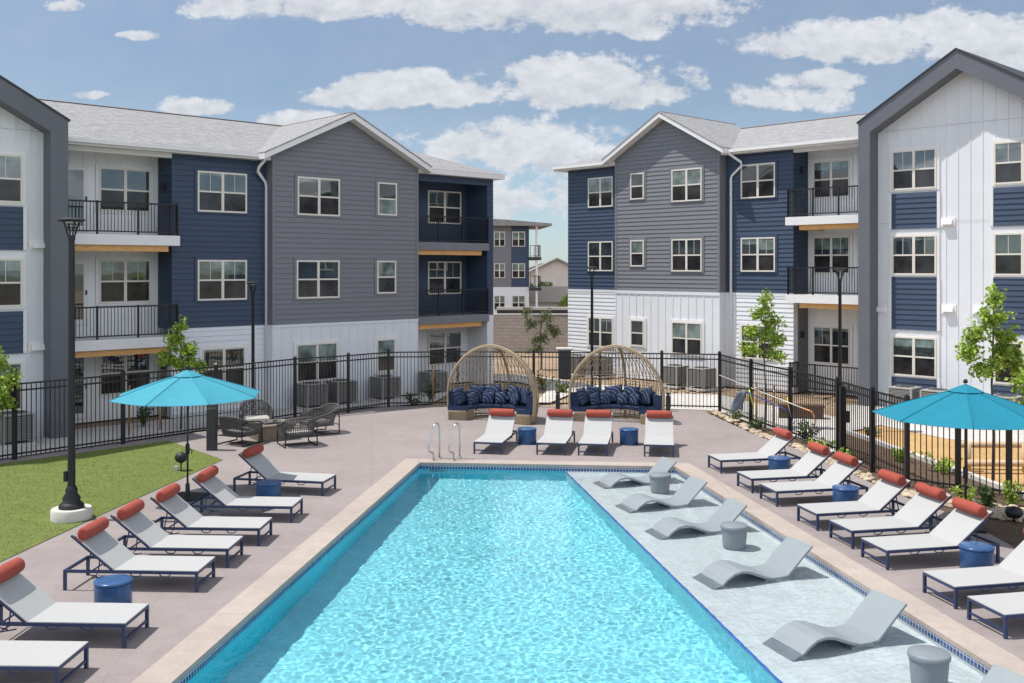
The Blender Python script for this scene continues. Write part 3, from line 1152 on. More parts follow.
# recess
sB0, sB1 = sO - .3, S(171.5, 0)
zeave = LB.H(151.5, sB1, 0)
yb = 1.05
wxb = (S(98.5, yb), S(150, yb), 1.45)
slabzs = []
for yt, ybm in ((235.8, 246), (336, 347)):
    x = S(178, -.6)
    slabzs.append((LB.H(yt, x, -.6), .33))
recess(LB, sB0, sB1, yb, None, zeave, LB.H(158, sB1, 0), [wxb], lh, 'white', .6, (0, .02), slabzs)
for (zs, th) in slabzs:
    railing(LB, [(sB0 + .3, -.55), (sB1 - .06, -.55), (sB1 - .06, -.02)], zs, zs + 1.02)
for i, h in enumerate(lh):
    dr = MB()
    dx0, dx1 = S(61, yb), S(88, yb)
    dr.box(dx0, dx1, yb - .045, yb - .001, h - 2.13, h)
    do = LB.part(dr, 'door', M['trim'])
    gl = MB().box(dx0 + .14, dx1 - .16, yb - .052, yb - .041, h - 1.95 - GZ, h - .15 - GZ).build('pane', M['pane'], do)
    hd = MB().box(dx1 - .10, dx1 - .06, yb - .10, yb - .041, h - 1.15 - GZ, h - 1.0 - GZ).build('handle', M['black'], do)
# navy wall
sC1 = S(271.0, 0)
w_ = MB()
w_.box(sB1, sC1, .005, .3, ZB, zeave)
lap(w_, sB1, sC1, ZB, zeave, 0)
w_.box(sB1, sB1 + .3, .3, yb + .1, ZB, zeave)
lap_side(w_, sB1, -1, 0, yb - .03, ZB, zeave)
LB.part(w_, 'wall', M['navy'])
w_ = MB()
w_.box(sB1, sC1, .005, .3, GZ, ZB)
lap(w_, sB1, sC1, GZ + .1, ZB, 0)
w_.box(sB1, sB1 + .3, .3, yb + .1, GZ, ZB)
LB.part(w_, 'wall', M['white'])
xw = (S(196.9, 0), S(246.1, 0))
window(LB, xw[0], xw[1], lh[0] - 1.4, lh[0], -.002, M['navy'], True, 3)
window(LB, xw[0], xw[1], lh[1] - 1.4, lh[1], -.002, M['navy'], True, 3)
window(LB, S(201.5, 0), S(244.5, 0), lh[2] - 1.45, lh[2], -.002, M['trim'], True, 0)
# gable
yD = -.45
sD0, sD1 = S(272.0, yD), S(418.0, yD)
ya = yD - .45
sa = S(355, ya)
zA = LB.H(113.5, sa, ya)
eL, eR = S(264.5, ya), S(432, ya)
zEL = LB.H(153, eL, ya)
hwD = (eR - eL) / 2
sa = (eL + eR) / 2
zED = zA - (zA - zEL) * 1.0
slD = (zA - zED) / hwD
cxD = (sD0 + sD1) / 2


def clipD(z):
    # wall inside the roof slopes
    k = max(0.0, (zA - .22 - z) / slD)
    return (max(sD0, sa - k), min(sD1, sa + k))


g = MB()
zsh = zA - .22 - slD * (sa - sD0)
g.prism_xz([(sD0 + .005, ZB), (sD1 - .005, ZB), (sD1 - .005, zA - .22 - slD * (sD1 - sa)), (sa, zA - .24), (sD0 + .005, zsh)], yD + .005, 0.3)
lap(g, sD0, sD1, ZB, zA - .25, yD, clipD)
LB.part(g, 'wall', M['grey'])
g = MB()
g.box(sD0, sD1, yD + .002, .3, GZ, ZB)
batten(g, sD0, sD1, GZ, ZB - .06, yD, .42)
g.box(sD0, sD1, yD - .028, yD, ZB - .10, ZB - .002)
LB.part(g, 'wall', M['white'])
LB.part(MB().box(sD0 - .002, sD0 + .11, yD - .032, yD + .35, ZB + .001, zsh + .02), 'corner_trim', M['grey'])
LB.part(MB().box(sD1 - .11, sD1 + .002, yD - .032, yD + .35, ZB + .001, zsh + .02), 'corner_trim', M['grey'])
for k, (a, b, a2, b2) in enumerate(((296.8, 339, 377, 396), (295.8, 338.6, 376.2, 395.2), (295.6, 336.8, 376, 394.6))):
    window(LB, S(a, yD), S(b, yD), lh[k] - 1.4, lh[k], yD - .002, M['grey'] if k < 2 else M['trim'], True, (0, 0, 1)[k])
    window(LB, S(a2, yD), S(b2, yD), lh[k] - 1.28, lh[k], yD - .002, M['grey'] if k < 2 else M['trim'], False, (2, 1, 1)[k])
gable_roof(LB, sa, hwD, zED, zA, ya, 4.7)
# corner balcony
sE0, sE1 = sD1 + .0, S(493, 0)
ybE = 1.35
fins = S(487, 0)
zhE = LB.H(176.5, sE1, 0)
cE = MB()
recess(LB, sE0, fins + .1, ybE, None, zeave, zhE - .42, [(S(427.2, ybE), S(460.3, ybE), 1.42)], lh, 'navy', .12, (0, -.08),
       [(LB.H(242.5, S(450, -.1), -.1), .32), (LB.H(315.5, S(450, -.1), -.1), .32)], fascia='grey', lower_white=ZB)
fn = MB()
fn.box(fins, sE1, 0.005, ybE + 6, ZB, zeave)
lap(fn, fins, sE1, ZB, zeave, 0)
lap_side(fn, fins, -1, .02, ybE - .03, ZB, zeave)
LB.part(fn, 'wall', M['navy'])
fn = MB()
fn.box(fins, sE1, -.015, ybE + 6, GZ, ZB)
LB.part(fn, 'wall', M['white'])
for py in (242.5, 315.5):
    zs = LB.H(py, S(450, -.1), -.1)
    railing(LB, [(sE0 + .05, -.08), (fins - .02, -.08)], zs, zs + 1.07)
jt = MB().box(sE0 - .0, sE0 + .12, ybE - .2, ybE - .05, GZ, lh[0] + .1)
LB.part(jt, 'corner_trim', M['trim'])
# core and roof
co_ = MB()
co_.box(sO - 8, sB1, yb + .26, 9.3, GZ, zeave - .05)
co_.box(sB1, sD1, .31, 9.3, GZ, zeave - .05)
co_.box(sD1, fins + .05, ybE + .26, 9.3, GZ, zeave - .05)
LB.part(co_, 'wall', M['grey'])
zrL = LB.H(111.9, S(150, 4.7), 4.7)
sTip = S(507, -.55)
hip_roof(LB, sO - 8.5, sTip, -.42, 4.7, zeave + .13, zrL, True)
gutter(LB, sO - .05, eL - .05, -.42, zeave + .13)
downspout(LB, S(266.3, -.07), 0, zeave + .02, GZ)
for (px, yy, zz) in ((163.5, 2, 6.9), (163.5, 2, 1.6)):
    scn = MB().box(sB1 - .13, sB1 - .03, .45, .57, lh[0] - .7 if zz > 3 else lh[2] - .65, lh[0] - .45 if zz > 3 else lh[2] - .35)
    LB.part(scn, 'wall_lamp', M['black'])

# ---- right building
RB = Bld('apartment_building', (10.184, 41.4), (1.0, -1.06), 'right three storey apartment building with sunlit navy and grey siding, nearest gable white')
rh = [9.29, 6.24, 2.62]
S = RB.S
sO = S(858.2, yAf)
zeR = RB.H(123, sO, yAf)
sap = S(956, yAf)
zaR = RB.H(49.5, sap, yAf)
hwR = sap - sO
ZBR = RB.H(293, S(758, 0), 0)
wR1 = (S(892.6, yA), S(937, yA))
wR2 = (S(994.4, yA), S(994.4, yA) + 1.85)
vts = [(S(948, yA), RB.H(222, S(948, yA), yA)), (S(949, yA), RB.H(309, S(949, yA), yA)), (S(980, yA), RB.H(310, S(980, yA), yA)), (S(881, yA), RB.H(309, S(881, yA), yA))]
xx = wR1[0]
rhA = [RB.H(149.5, xx + .9, yA), RB.H(235.2, xx + .9, yA), RB.H(337, xx + .9, yA)]
frame_block(RB, 1, rhA, 1.42, zeR, zaR, sO, hwR, .45, yA, yAf, [wR1, wR2],
            [(RB.H(228.5, xx + .9, yA), RB.H(192.5, xx + .9, yA)), (RB.H(330, xx + .9, yA), RB.H(276.5, xx + .9, yA)), (GZ, RB.H(377.5, xx + .9, yA))], vts, right=True)
sB0, sB1 = S(793.7, 0), sO + .3
ybR = 1.1
zev = RB.H(147.5, sB0, 0)
# recess: built with its open end against the frame
bw = MB()
bw.box(sB0, sB1, ybR, ybR + .25, GZ, zev)
batten(bw, sB0, sB1, GZ, zev, ybR, .42)
RB.part(bw, 'wall', M['recess_white'])
for i, h in enumerate(rh):
    window(RB, S(813.8, ybR), S(850.6, ybR), h - 1.5, h, ybR - .002, M['recess_white'], True, (0, 3, 3)[i])
hd = MB().box(sB0 + .003, sB1 - .3, -.03, .25, RB.H(152.5, sB0, 0), zev)
RB.part(hd, 'header_beam', M['trim'])
xs = S(785.2, -.62)
for yt, th in ((217.3, .32), (294.5, .32)):
    zs = RB.H(yt, xs, -.6)
    sl = MB().box(xs, sB1 - .35, -.62, ybR - .03, zs - th, zs)
    RB.part(sl, 'balcony_slab', M['trim'])
    bm_ = MB().box(xs + .55, sB1 - .36, -.5, -.28, zs - th - .2, zs - th - .002)
    bm_.box(xs + .55, xs + .75, -.28, ybR - .05, zs - th - .2, zs - th - .002)
    RB.part(bm_, 'balcony_beam', M['beam'])
    railing(RB, [(xs + .1, -.02), (xs + .1, -.57), (sB1 - .36, -.57)], zs, zs + 1.07)
railing(RB, [(S(790, -.6), -.02), (S(790, -.6), -.6), (sB1 - .36, -.6)], RB.H(389, S(790, -.6), -.6), RB.H(363, S(790, -.6), -.6), name='railing')
for zz in (rh[0] - .35, rh[2] - .35):
    RB.part(MB().box(sB0 + .022, sB0 + .14, .45, .57, zz - .12, zz + .14), 'wall_lamp', M['black'])
# navy wall
sC0 = S(727, 0)
w_ = MB()
w_.box(sC0 - .3, sB0, .005, .3, ZBR, zev)
lap(w_, sC0 - .3, sB0, ZBR, zev, 0)
w_.box(sB0 - .3, sB0, .3, ybR + .1, ZBR, zev)
lap_side(w_, sB0, 1, 0, ybR - .03, ZBR, zev)
RB.part(w_, 'wall', M['navy'])
w_ = MB()
w_.box(sC0 - .3, sB0, .005, .3, GZ, ZBR)
lap(w_, sC0 - .3, sB0, GZ + .1, ZBR - .1, 0)
w_.box(sC0 - .3, sB0, -.03, .004, ZBR - .12, ZBR - .002)
w_.box(sB0 - .3, sB0, .3, ybR + .1, GZ, ZBR)
RB.part(w_, 'wall', M['white'])
for i, h in enumerate(rh):
    window(RB, S(741.6, 0), S(775.8, 0), h - 1.42, h, -.002, M['navy'] if i < 2 else M['trim'], True, (0, 3, 0)[i])
# gable
sD0, sD1 = S(615.3, yD), S(720, yD)
sa = S(658.6, ya)
zA2 = RB.H(112.5, sa, ya)
eL, eR = S(601.5, ya), S(722.5, ya)
hwG = max(sa - eL, eR - sa)
zE2 = RB.H(149.5, eR, ya) + .06
hwG = (eR - eL) / 2
sa = (eL + eR) / 2
sl2 = (zA2 - zE2) / hwG


def clipR(z):
    k = max(0.0, (zA2 - .22 - z) / sl2)
    return (max(sD0, sa - k), min(sD1, sa + k))


g = MB()
g.prism_xz([(sD0 + .005, ZBR), (sD1 - .005, ZBR), (sD1 - .005, zA2 - .22 - sl2 * (sD1 - sa)), (sa, zA2 - .24), (sD0 + .005, zA2 - .22 - sl2 * (sa - sD0))], yD + .005, .3)
lap(g, sD0, sD1, ZBR, zA2 - .25, yD, clipR)
RB.part(g, 'wall', M['grey'])
g = MB()
g.box(sD0, sD1, yD + .002, .3, GZ, ZBR)
batten(g, sD0, sD1, GZ, ZBR - .06, yD, .42)
g.box(sD0, sD1, yD - .03, yD, ZBR - .14, ZBR - .002)
RB.part(g, 'wall', M['white'])
for x0, x1 in ((sD0 - .002, sD0 + .11), (sD1 - .11, sD1 + .002)):
    RB.part(MB().box(x0, x1, yD - .032, yD + .35, ZBR + .001, zA2 - .24 - sl2 * (sD1 - sa)), 'corner_trim', M['grey'])
for i, h in enumerate(rh):
    window(RB, S(672.3, yD), S(702.5, yD), h - 1.42, h, yD - .002, M['grey'] if i < 2 else M['trim'], True, (1, 3, 1)[i])
    window(RB, S(631.2, yD), S(644.6, yD), h - 1.2, h, yD - .002, M['grey'] if i < 2 else M['trim'], False, (0, 1, 0)[i])
gable_roof(RB, sa, hwG, zE2, zA2, ya, 5.0)
# left navy end
sE0 = S(568.2, 0)
w_ = MB()
w_.box(sE0, sD0 + .3, .005, .3, ZBR, zev)
lap(w_, sE0, sD0 + .3, ZBR, zev, 0)
RB.part(w_, 'wall', M['navy'])
w_ = MB()
w_.box(sE0, sD0 + .3, .005, .3, GZ, ZBR)
lap(w_, sE0, sD0 + .3, GZ + .1, ZBR - .1, 0)
w_.box(sE0, sD0 + .3, -.03, .004, ZBR - .12, ZBR - .002)
RB.part(w_, 'wall', M['white'])
for i, h in enumerate(rh):
    window(RB, S(588.8, 0), S(613.6, 0), h - 1.42, h, -.002, M['navy'] if i < 2 else M['trim'], True, (1, 0, 3)[i])
co_ = MB()
co_.box(sE0 + .01, sD1, .31, 9.3, GZ, zev - .05)
co_.box(sD1, sB0, .31, 9.3, GZ, zev - .05)
co_.box(sB0, sO + 6, ybR + .26, 9.3, GZ, zev - .05)
RB.part(co_, 'wall', M['grey'])
zrR = RB.H(122, S(800, 4.7), 4.7)
tip = S(551, -.55)
hip_roof(RB, tip, sO + 6, -.42, 4.7, zev + .13, zrR, False, True)
gutter(RB, eR + .05, sO + .2, -.42, zev + .13)
gutter(RB, tip + .02, eL - .05, -.42, zev + .13)
d = MB()
xd, zt = S(731, -.07), zev + .02
d.tube([(xd + .18, -.5, zt), (xd + .2, -.46, zt - .1), (xd + .62, -.25, zt - .45), (xd + .62, -.2, zt - .6), (xd + .06, -.08, zt - .95), (xd, -.07, zt - 1.1), (xd, -.07, GZ)], .055, 8)
RB.part(d, 'downspout', M['trim'])

# the right building runs on past its white gable
xe0, xe1 = sO + 2 * hwR + .02, sO + 2 * hwR + 15
w_ = MB().box(xe0, xe1, .005, 9, ZBR, zev)
lap(w_, xe0, xe1, ZBR, zev, 0)
RB.part(w_, 'wall', M['navy'])
RB.part(MB().box(xe0, xe1, 0, 9, GZ, ZBR - .003), 'wall', M['white'])
for q in (2.0, 6.5, 11.0):
    for h in rh:
        window(RB, xe0 + q, xe0 + q + 1.8, h - 1.42, h, -.002, M['trim'], True, 0)
hip_roof(RB, xe0, xe1 + .4, -.42, 4.7, zev + .13, zrR, True)

# ---- far building and houses
FB = Bld('apartment_building', at(505, 96).xy, (1.0, .10), 'distant grey and navy apartment building between the two near ones')
S = FB.S
x0, x1, x2 = S(470, 0), S(511.2, 0), S(529, 0)
zt = FB.H(226, x2, 0)
for a, b, m in ((x0, x1, 'grey'), (x1, x2, 'navy')):
    w_ = MB().box(a + .003, b - .003, 0, 8, FB.H(287, b, 0), zt)
    lap(w_, a, b, FB.H(287, b, 0), zt, 0)
    FB.part(w_, 'wall', M[m])
FB.part(MB().box(x0, x2, -.01, 8, GZ, FB.H(287, x2, 0) - .003), 'wall', M['white'])
for (a, b) in ((494, 505), (512, 525)):
    for (t, u_) in ((231.6, 246.5), (263.4, 278), (295.5, 310)):
        window(FB, S(a, 0), S(b, 0), FB.H(u_, S(a, 0), 0), FB.H(t, S(a, 0), 0), -.015, None, True, 1)
rf = MB()
xr = S(551, 0)
rf.prism_xz([(x0, zt), (xr, zt), (xr, zt + .22), (x2 - 2, zt + .55), (x0, zt + .75)], -.8, 9)
FB.part(rf, 'roof', M['roof'])
for yt in (257, 287.5):
    zs = FB.H(yt, x2, 0)
    FB.part(MB().box(x2, S(541, 0), -.3, 5, zs - .3, zs), 'balcony_slab', M['darkgrey'])
    railing(FB, [(x2 + .1, -.2), (S(541, 0) - .1, -.2), (S(541, 0) - .1, 4)], zs, zs + 1.1, sp=.3)
pm = MB().box(S(535.5, 0), S(537.5, 0), -.2, 0, GZ, zt)
FB.part(pm, 'balcony_post', M['trim'])


def house(px, Y, w, h, rise, dpt, mw, mr, label, rz=0.0, gable_front=True):
    r = tag(empty('house', at(px, Y, GZ), rz), label, 'house', 'houses far behind the apartments')
    MB().prism_xz([(-w / 2, 0), (w / 2, 0), (w / 2, h), (0, h + rise if gable_front else h), (-w / 2, h)], 0, dpt).build('wall', mw, r)
    q = MB()
    if gable_front:
        for sg in (-1, 1):
            p = [(sg * (w / 2 + .5), h - .3), (0, h + rise + .05), (0, h + rise + .3), (sg * (w / 2 + .5), h - .05)]
            q.prism_xz(p if sg < 0 else list(reversed(p)), -.5, dpt + .5)
    else:
        q.add([(-w / 2 - .5, -.5, h), (w / 2 + .5, -.5, h), (w / 2 + .5, dpt + .5, h), (-w / 2 - .5, dpt + .5, h), (-w / 2 + 2, dpt / 2, h + rise), (w / 2 - 2, dpt / 2, h + rise)],
              [(0, 1, 5, 4), (2, 3, 4, 5), (1, 2, 5), (3, 0, 4), (3, 2, 1, 0)])
    q.build('roof', mr, r)
    for k in (-1, 1):
        MB().box(k * w * .22 - .6, k * w * .22 + .6, -.03, .02, h - 2.2, h - .7).build('window', M['screen'], r)
    return r


house(557, 118, 11, 3.3, 2.6, 12, M['stucco'], M['grey_shingle'], 'pale gabled house far behind, partly hidden by right building corner')
house(548, 100, 12, 1.6, 1.5, 8, M['stucco'], M['shingle_far'], 'low house with broad tan hip roof in the gap', 0, False)
house(542, 190, 10, 4.0, 1.6, 9, M['stucco'], M['grey_shingle'], 'distant grey roofed house on the skyline behind the trees', .2)
house(556, 230, 12, 4.4, 1.8, 9, M['stucco'], M['shingle_far'], 'farthest brown roofed house on the skyline', -.2)
rwv = tag(empty('retaining_wall', at(480, 60, GZ)), 'tan block retaining wall beyond the dome daybeds', 'wall')
xw0 = at(480, 60).x
MB().box(0, at(534, 60).x - xw0, 0, .4, 0, 2.18).build('wall_face', M['wall_block'], rwv)
MB().box(at(534, 60).x - xw0 + .003, at(575, 60).x - xw0, .06, .5, 0, 2.12).build('wall_face', M['wall_block'], rwv)
MB().box(-.03, at(575, 60).x - xw0 + .03, -.03, .53, 2.183, 2.26).build('capstone', M['concrete'], rwv)
rw2 = tag(empty('retaining_wall', at(497, 72, GZ)), 'upper grey retaining wall strip above the tan block wall', 'wall')
MB().box(0, 7.5, 0, .4, 0, 2.0).build('wall_face', M['darkgrey'], rw2)
MB().box(-.03, 7.53, -.03, .43, 2.003, 2.2).build('capstone', M['concrete'], rw2)
pier = tag(empty('utility_pier', at(564.5, 46, GZ)), 'dark square masonry pier with pale cap beside condensers', 'pier')
MB().box(-.28, .28, -.28, .28, 0, 1.28).build('pier_body', M['darkgrey'], pier)
MB().box(-.38, .38, -.38, .38, 1.283, 1.36).build('pier_cap', M['concrete'], pier)


# ------------------------------------------------------------------ fences
def fence(name, pts, label, h=1.96, ends=True):
    r = tag(empty(name, (pts[0][0], pts[0][1], 0)), label, 'fence')
    o = Vector((pts[0][0], pts[0][1], 0))
    P = [Vector((x, y, 0)) - o for x, y in pts]
    for p in (P if ends else P[1:-1]):
        q = MB().box(p.x - .05, p.x + .05, p.y - .05, p.y + .05, GZ - .06, h + .08)
        q.add([(p.x - .06, p.y - .06, h + .081), (p.x + .06, p.y - .06, h + .081), (p.x + .06, p.y + .06, h + .081), (p.x - .06, p.y + .06, h + .081), (p.x, p.y, h + .13)], [(0, 1, 4), (1, 2, 4), (2, 3, 4), (3, 0, 4), (3, 2, 1, 0)])
        q.build('post', M['fence'], r)
    for a, b in zip(P, P[1:]):
        d = (b - a).normalized()
        a2, b2 = a + d * .055, b - d * .055
        m = MB()
        for z in (h, h - .17, .14):
            m.bar(Z(a2, z), Z(b2, z), .042)
        n = max(2, round((b2 - a2).length / .125))
        for i in range(1, n):
            p = a2.lerp(b2, i / n)
            m.bar(Z(p, .06), Z(p, h), .019)
        m.build('picket_panel', M['fence'], r)
    return r


fl_pts = [(-17.2, 20.6), (-15.1, 23.3)] + fence_left[1:]
fence('metal_fence', fl_pts, 'black picket fence between the turf and the left building')
fence('metal_fence', fence_back, 'black picket fence run behind the two dome daybeds', ends=False)
fence('metal_fence', fence_right, 'black picket fence beside the right loungers and mulch bed')
gp2 = tag(empty('gate_post', (*G(842.5, 456.5).xy, 0)), 'thick black gate post with latch box in the right fence', 'post')
MB().box(-.07, .07, -.07, .07, GZ - .06, 1.85).build('post', M['fence'], gp2)
MB().box(.075, .17, -.05, .05, .9, 1.2).build('latch_box', M['fence'], gp2)


# ------------------------------------------------------------------ street lamps
def lamp(loc, h, label, base=False, sc_=1.0):
    r = tag(empty('street_lamp', loc), label, 'lamp post', 'black lamp posts')
    z0 = 0
    if base:
        MB().lathe([(0, .0), (.385, 0), (.385, .20), (.37, .225), (0, .225)], 32).build('concrete_base', M['concrete'], r, sharp=40)
        z0 = .225
        MB().lathe([(.24, z0), (.24, z0 + .05), (.20, z0 + .10), (.16, z0 + .13), (.17, z0 + .2), (.11, z0 + .30), (.12, z0 + .36), (.08, z0 + .44)], 24).build('pole_base', M['black'], r)
    MB().lathe([(.075 * sc_, z0), (.06 * sc_, h - .45), (.07 * sc_, h - .44), (.07 * sc_, h - .36), (0, h - .35)], 14).build('pole', M['black'], r, sharp=40)
    hd = MB()
    for k in range(4):
        a = R(45 + 90 * k)
        hd.tube([(.05 * sc_ * math.cos(a), .05 * sc_ * math.sin(a), h - .40), (.15 * sc_ * math.cos(a), .15 * sc_ * math.sin(a), h - .09)], .016, 6)
    hd.tube([(.12 * sc_ * math.cos(R(a)), .12 * sc_ * math.sin(R(a)), h - .2) for a in range(0, 360, 20)], .012, 6, True)
    hd.build('yoke', M['black'], r)
    MB().lathe([(0, h - .085), (.2 * sc_, h - .085), (.262 * sc_, h - .06), (.26 * sc_, h - .04), (.15 * sc_, h - .005), (0, h)], 28).build('lamp_head', M['black'], r, sharp=50)
    MB().lathe([(0, h - .11), (.13 * sc_, h - .11), (.13 * sc_, h - .087)], 20).build('lens', M['lens'], r)
    if base:
        MB().box(-.14, -.075, -.05, .05, .75, .95).build('outlet_box', M['black'], r)
    return r


lamp(G(71.5, 519), EYE + (HOR - 217.5) * G(71.5, 519).y / F, 'tall black lamp post on round concrete base standing in the turf', True)
lamp(at(253, 31.8, GZ), 4.62, 'black lamp post behind the left fence before the gutter downspout', False, .8)
lamp(at(592, 36.4, GZ), 5.1, 'black lamp post rising behind the right dome daybed', False, .8)
lamp(at(840, 31, GZ), 5.05, 'black lamp post before the right building balconies', False, .8)


# ------------------------------------------------------------------ loungers
def make_lounger():
    r = empty('sun_lounger', (0, 0, 0))
    W, Ln, zr, px = .375, 2.12, .295, 1.31
    f = MB()
    for sg in (-1, 1):
        f.box(0, Ln, sg * W - .017, sg * W + .017, zr - .022, zr + .022)
    f.box(0, .034, -W + .018, W - .018, zr - .021, zr + .021)
    f.box(Ln - .034, Ln, -W + .018, W - .018, zr - .021, zr + .021)
    f.box(.7, .73, -W + .018, W - .018, zr - .02, zr + .015)
    f.box(px - .015, px + .015, -W + .018, W - .018, zr - .02, zr + .012)
    f.build('frame', M['navyframe'], r)
    for sg in (-1, 1):
        MB().box(.001, .044, sg * W - .021, sg * W + .021, 0, zr - .0225).build('leg', M['navyframe'], r)
        MB().box(Ln - .044, Ln - .001, sg * W - .021, sg * W + .021, 0, zr - .0225).build('leg', M['navyframe'], r)
    MB().bar((.022, -W + .022, .10), (.022, W - .022, .10), .028).build('stretcher', M['navyframe'], r)
    s_ = MB()
    n = 14
    prev = None
    for i in range(n):
        for j in range(2):
            pass
    xs = [.0 + (px + .0) * i / n for i in range(n + 1)]
    V_, F_ = [], []
    cols_ = 8
    for x in xs:
        for j in range(cols_ + 1):
            t = -1 + 2 * j / cols_
            V_.append((x, t * (W + .012), zr + .036 - .012 * (1 - t * t) * math.sin(math.pi * min(1, max(0, x / px)))))
    for x in xs:
        for j in range(cols_ + 1):
            t = -1 + 2 * j / cols_
            V_.append((x, t * (W + .012), zr + .0235 - .012 * (1 - t * t) * math.sin(math.pi * min(1, max(0, x / px)))))
    K = (n + 1) * (cols_ + 1)
    for i in range(n):
        for j in range(cols_):
            a = i * (cols_ + 1) + j
            F_.append((a, a + cols_ + 1, a + cols_ + 2, a + 1))
            F_.append((a + K, a + K + 1, a + K + cols_ + 2, a + K + cols_ + 1))
    for i in range(n):
        for j, fl_ in ((0, 0), (cols_, 1)):
            a = i * (cols_ + 1) + j
            F_.append((a, a + K, a + K + cols_ + 1, a + cols_ + 1) if not fl_ else (a, a + cols_ + 1, a + K + cols_ + 1, a + K))
    for j in range(cols_):
        F_.append((j, j + 1, j + 1 + K, j + K))
        a = n * (cols_ + 1) + j
        F_.append((a, a + K, a + K + 1, a + 1))
    s_.add(V_, F_)
    s_.build('seat_sling', M['sling'], r)
    ang = R(39)
    ca, sa_ = math.cos(ang), math.sin(ang)
    bl = .86
    b = MB()
    x0, z0 = px + .004, zr + .03

    def bp(t, y, o):
        return (x0 + t * ca - o * sa_, y, z0 + t * sa_ + o * ca)
    b.hexa([bp(0, -W - .01, -.008), bp(bl, -W - .01, -.008), bp(bl, W + .01, -.008), bp(0, W + .01, -.008)],
           [bp(0, -W - .01, .006), bp(bl, -W - .01, .006), bp(bl, W + .01, .006), bp(0, W + .01, .006)])
    b.build('backrest_sling', M['sling'], r)
    bf = MB()
    for sg in (-1, 1):
        y = sg * (W - .005)
        bf.bar(bp(.03, y, -.028), bp(bl + .0, y, -.028), .032)
    bf.bar(bp(bl - .02, -W + .02, -.028), bp(bl - .02, W - .02, -.028), .03)
    bf.build('backrest_frame', M['navyframe'], r)
    for sg in (-1, 1):
        st_ = MB()
        y = sg * (W - .06)
        st_.tube([bp(.48, y, -.04), (1.78, y, zr - .06), (1.62, y, zr - .10)], .011, 6)
        st_.tube([bp(.30, y, -.04), (1.60, y, zr - .04), (1.70, y, zr - .13), (1.50, y, zr - .09)], .010, 6)
        st_.build('back_support', M['navyframe'], r)
    MB().bar((1.78, -W + .06, zr - .06), (1.78, W - .06, zr - .06), .02).build('support_bar', M['navyframe'], r)
    for sg in (-1, 1):
        for xx in (.52, .98):
            lp = MB()
            lp.tube([(xx - .09, sg * W, zr - .022), (xx - .055, sg * W, zr - .06), (xx, sg * W, zr - .068), (xx + .055, sg * W, zr - .06), (xx + .09, sg * W, zr - .022)], .009, 6)
            lp.build('stacking_loop', M['navyframe'], r)
    # bolster: rounded cylinder across the top
    q = MB()
    c = bp(bl - .125, 0, .098)
    prof = [(-.335, .0), (-.338, .06), (-.332, .088), (-.31, .102), (-.15, .107), (0, .108), (.15, .107), (.31, .102), (.332, .088), (.338, .06), (.335, .0)]
    V_, F_ = [], []
    sg_ = 18
    for (y, rr) in prof:
        for k in range(sg_):
            a = 2 * math.pi * k / sg_
            V_.append((c[0] + rr * math.cos(a), y * 1.06, c[2] + rr * math.sin(a)))
    for i in range(len(prof) - 1):
        for k in range(sg_):
            l = (k + 1) % sg_
            F_.append((i * sg_ + k, (i + 1) * sg_ + k, (i + 1) * sg_ + l, i * sg_ + l))
    q.add(V_, F_, True)
    q.build('bolster', M['bolster'], r)
    for sg in (-1, 1):
        sp = MB()
        sp.tube([bp(bl - .20, sg * (W + .012), .008), bp(bl - .05, sg * (W + .012), .008)], .010, 4)
        sp.build('strap', M['bolster'], r)
    return r


LG = 'white sling sun loungers round the pool'
lounger = make_lounger()
used = [False]


def place_lounger(foot, head_dir, label, jit=0.0):
    o = lounger if not used[0] else copy_tree(lounger)
    used[0] = True
    o.location = (foot[0], foot[1], 0.012 if False else 0)
    o.rotation_euler = (0, 0, math.atan2(head_dir[1], head_dir[0]) + jit)
    tag(o, label, 'sun lounger', LG)
    return o


bpy.context.view_layer.update()


def mid(a, b, za=0):
    p, q = G(*a), G(*b)
    return ((p.x + q.x) / 2, (p.y + q.y) / 2)


left_feet = [((-5.30, 12.10), (-1, .03), 'white lounger cut off by the left frame edge, closest to the camera on the left'),
             (mid((122, 648.2), (152, 627.3)), (-1, .04), 'left side lounger second from the camera, just before the near blue drum'),
             (mid((196, 592.5), (217, 577)), (-1, .05), 'left side lounger just behind the near blue drum table'),
             (mid((226.5, 567.8), (245, 555.2)), (-1, .05), 'left side lounger at the middle of its row, fourth from the camera'),
             (mid((258, 546), (274, 535.2)), (-1, .05), 'left side lounger between the row middle and the cyan umbrella pole'),
             (mid((290, 522.6), (305, 513.8)), (-1, .06), 'left side lounger in the shadow of the cyan umbrella, beside its pole'),
             (mid((323.1, 496.2), (336.3, 488.9)), (-1, .20), 'farthest left side lounger, its back shaded, by a blue drum')]
right_feet = [(mid((719.3, 473.4), (709.2, 467.7)), 'farthest right side lounger, before the net on the fence'),
              (mid((750.9, 492.9), (737.8, 486.2)), 'right side lounger second from the far end, in front of a blue drum'),
              (mid((775.1, 506.7), (761, 498.6)), 'right side lounger third from the far end, behind the middle blue drum'),
              (mid((815.7, 530.7), (798.2, 521)), 'right side lounger just nearer than the middle blue drum'),
              (mid((850.9, 548.9), (830.4, 537.7)), 'right side lounger between the middle drum and the umbrella pole'),
              (mid((885.2, 570), (862.6, 557)), 'right side lounger hiding the teal umbrella foot, next to near drum'),
              (mid((953.1, 608.9), (924.7, 592.8)), 'right side lounger just before the near blue drum, head cut off'),
              (mid((1002, 638.6), (969.9, 619.8)), 'right side lounger closest to the camera, mostly cut off')]
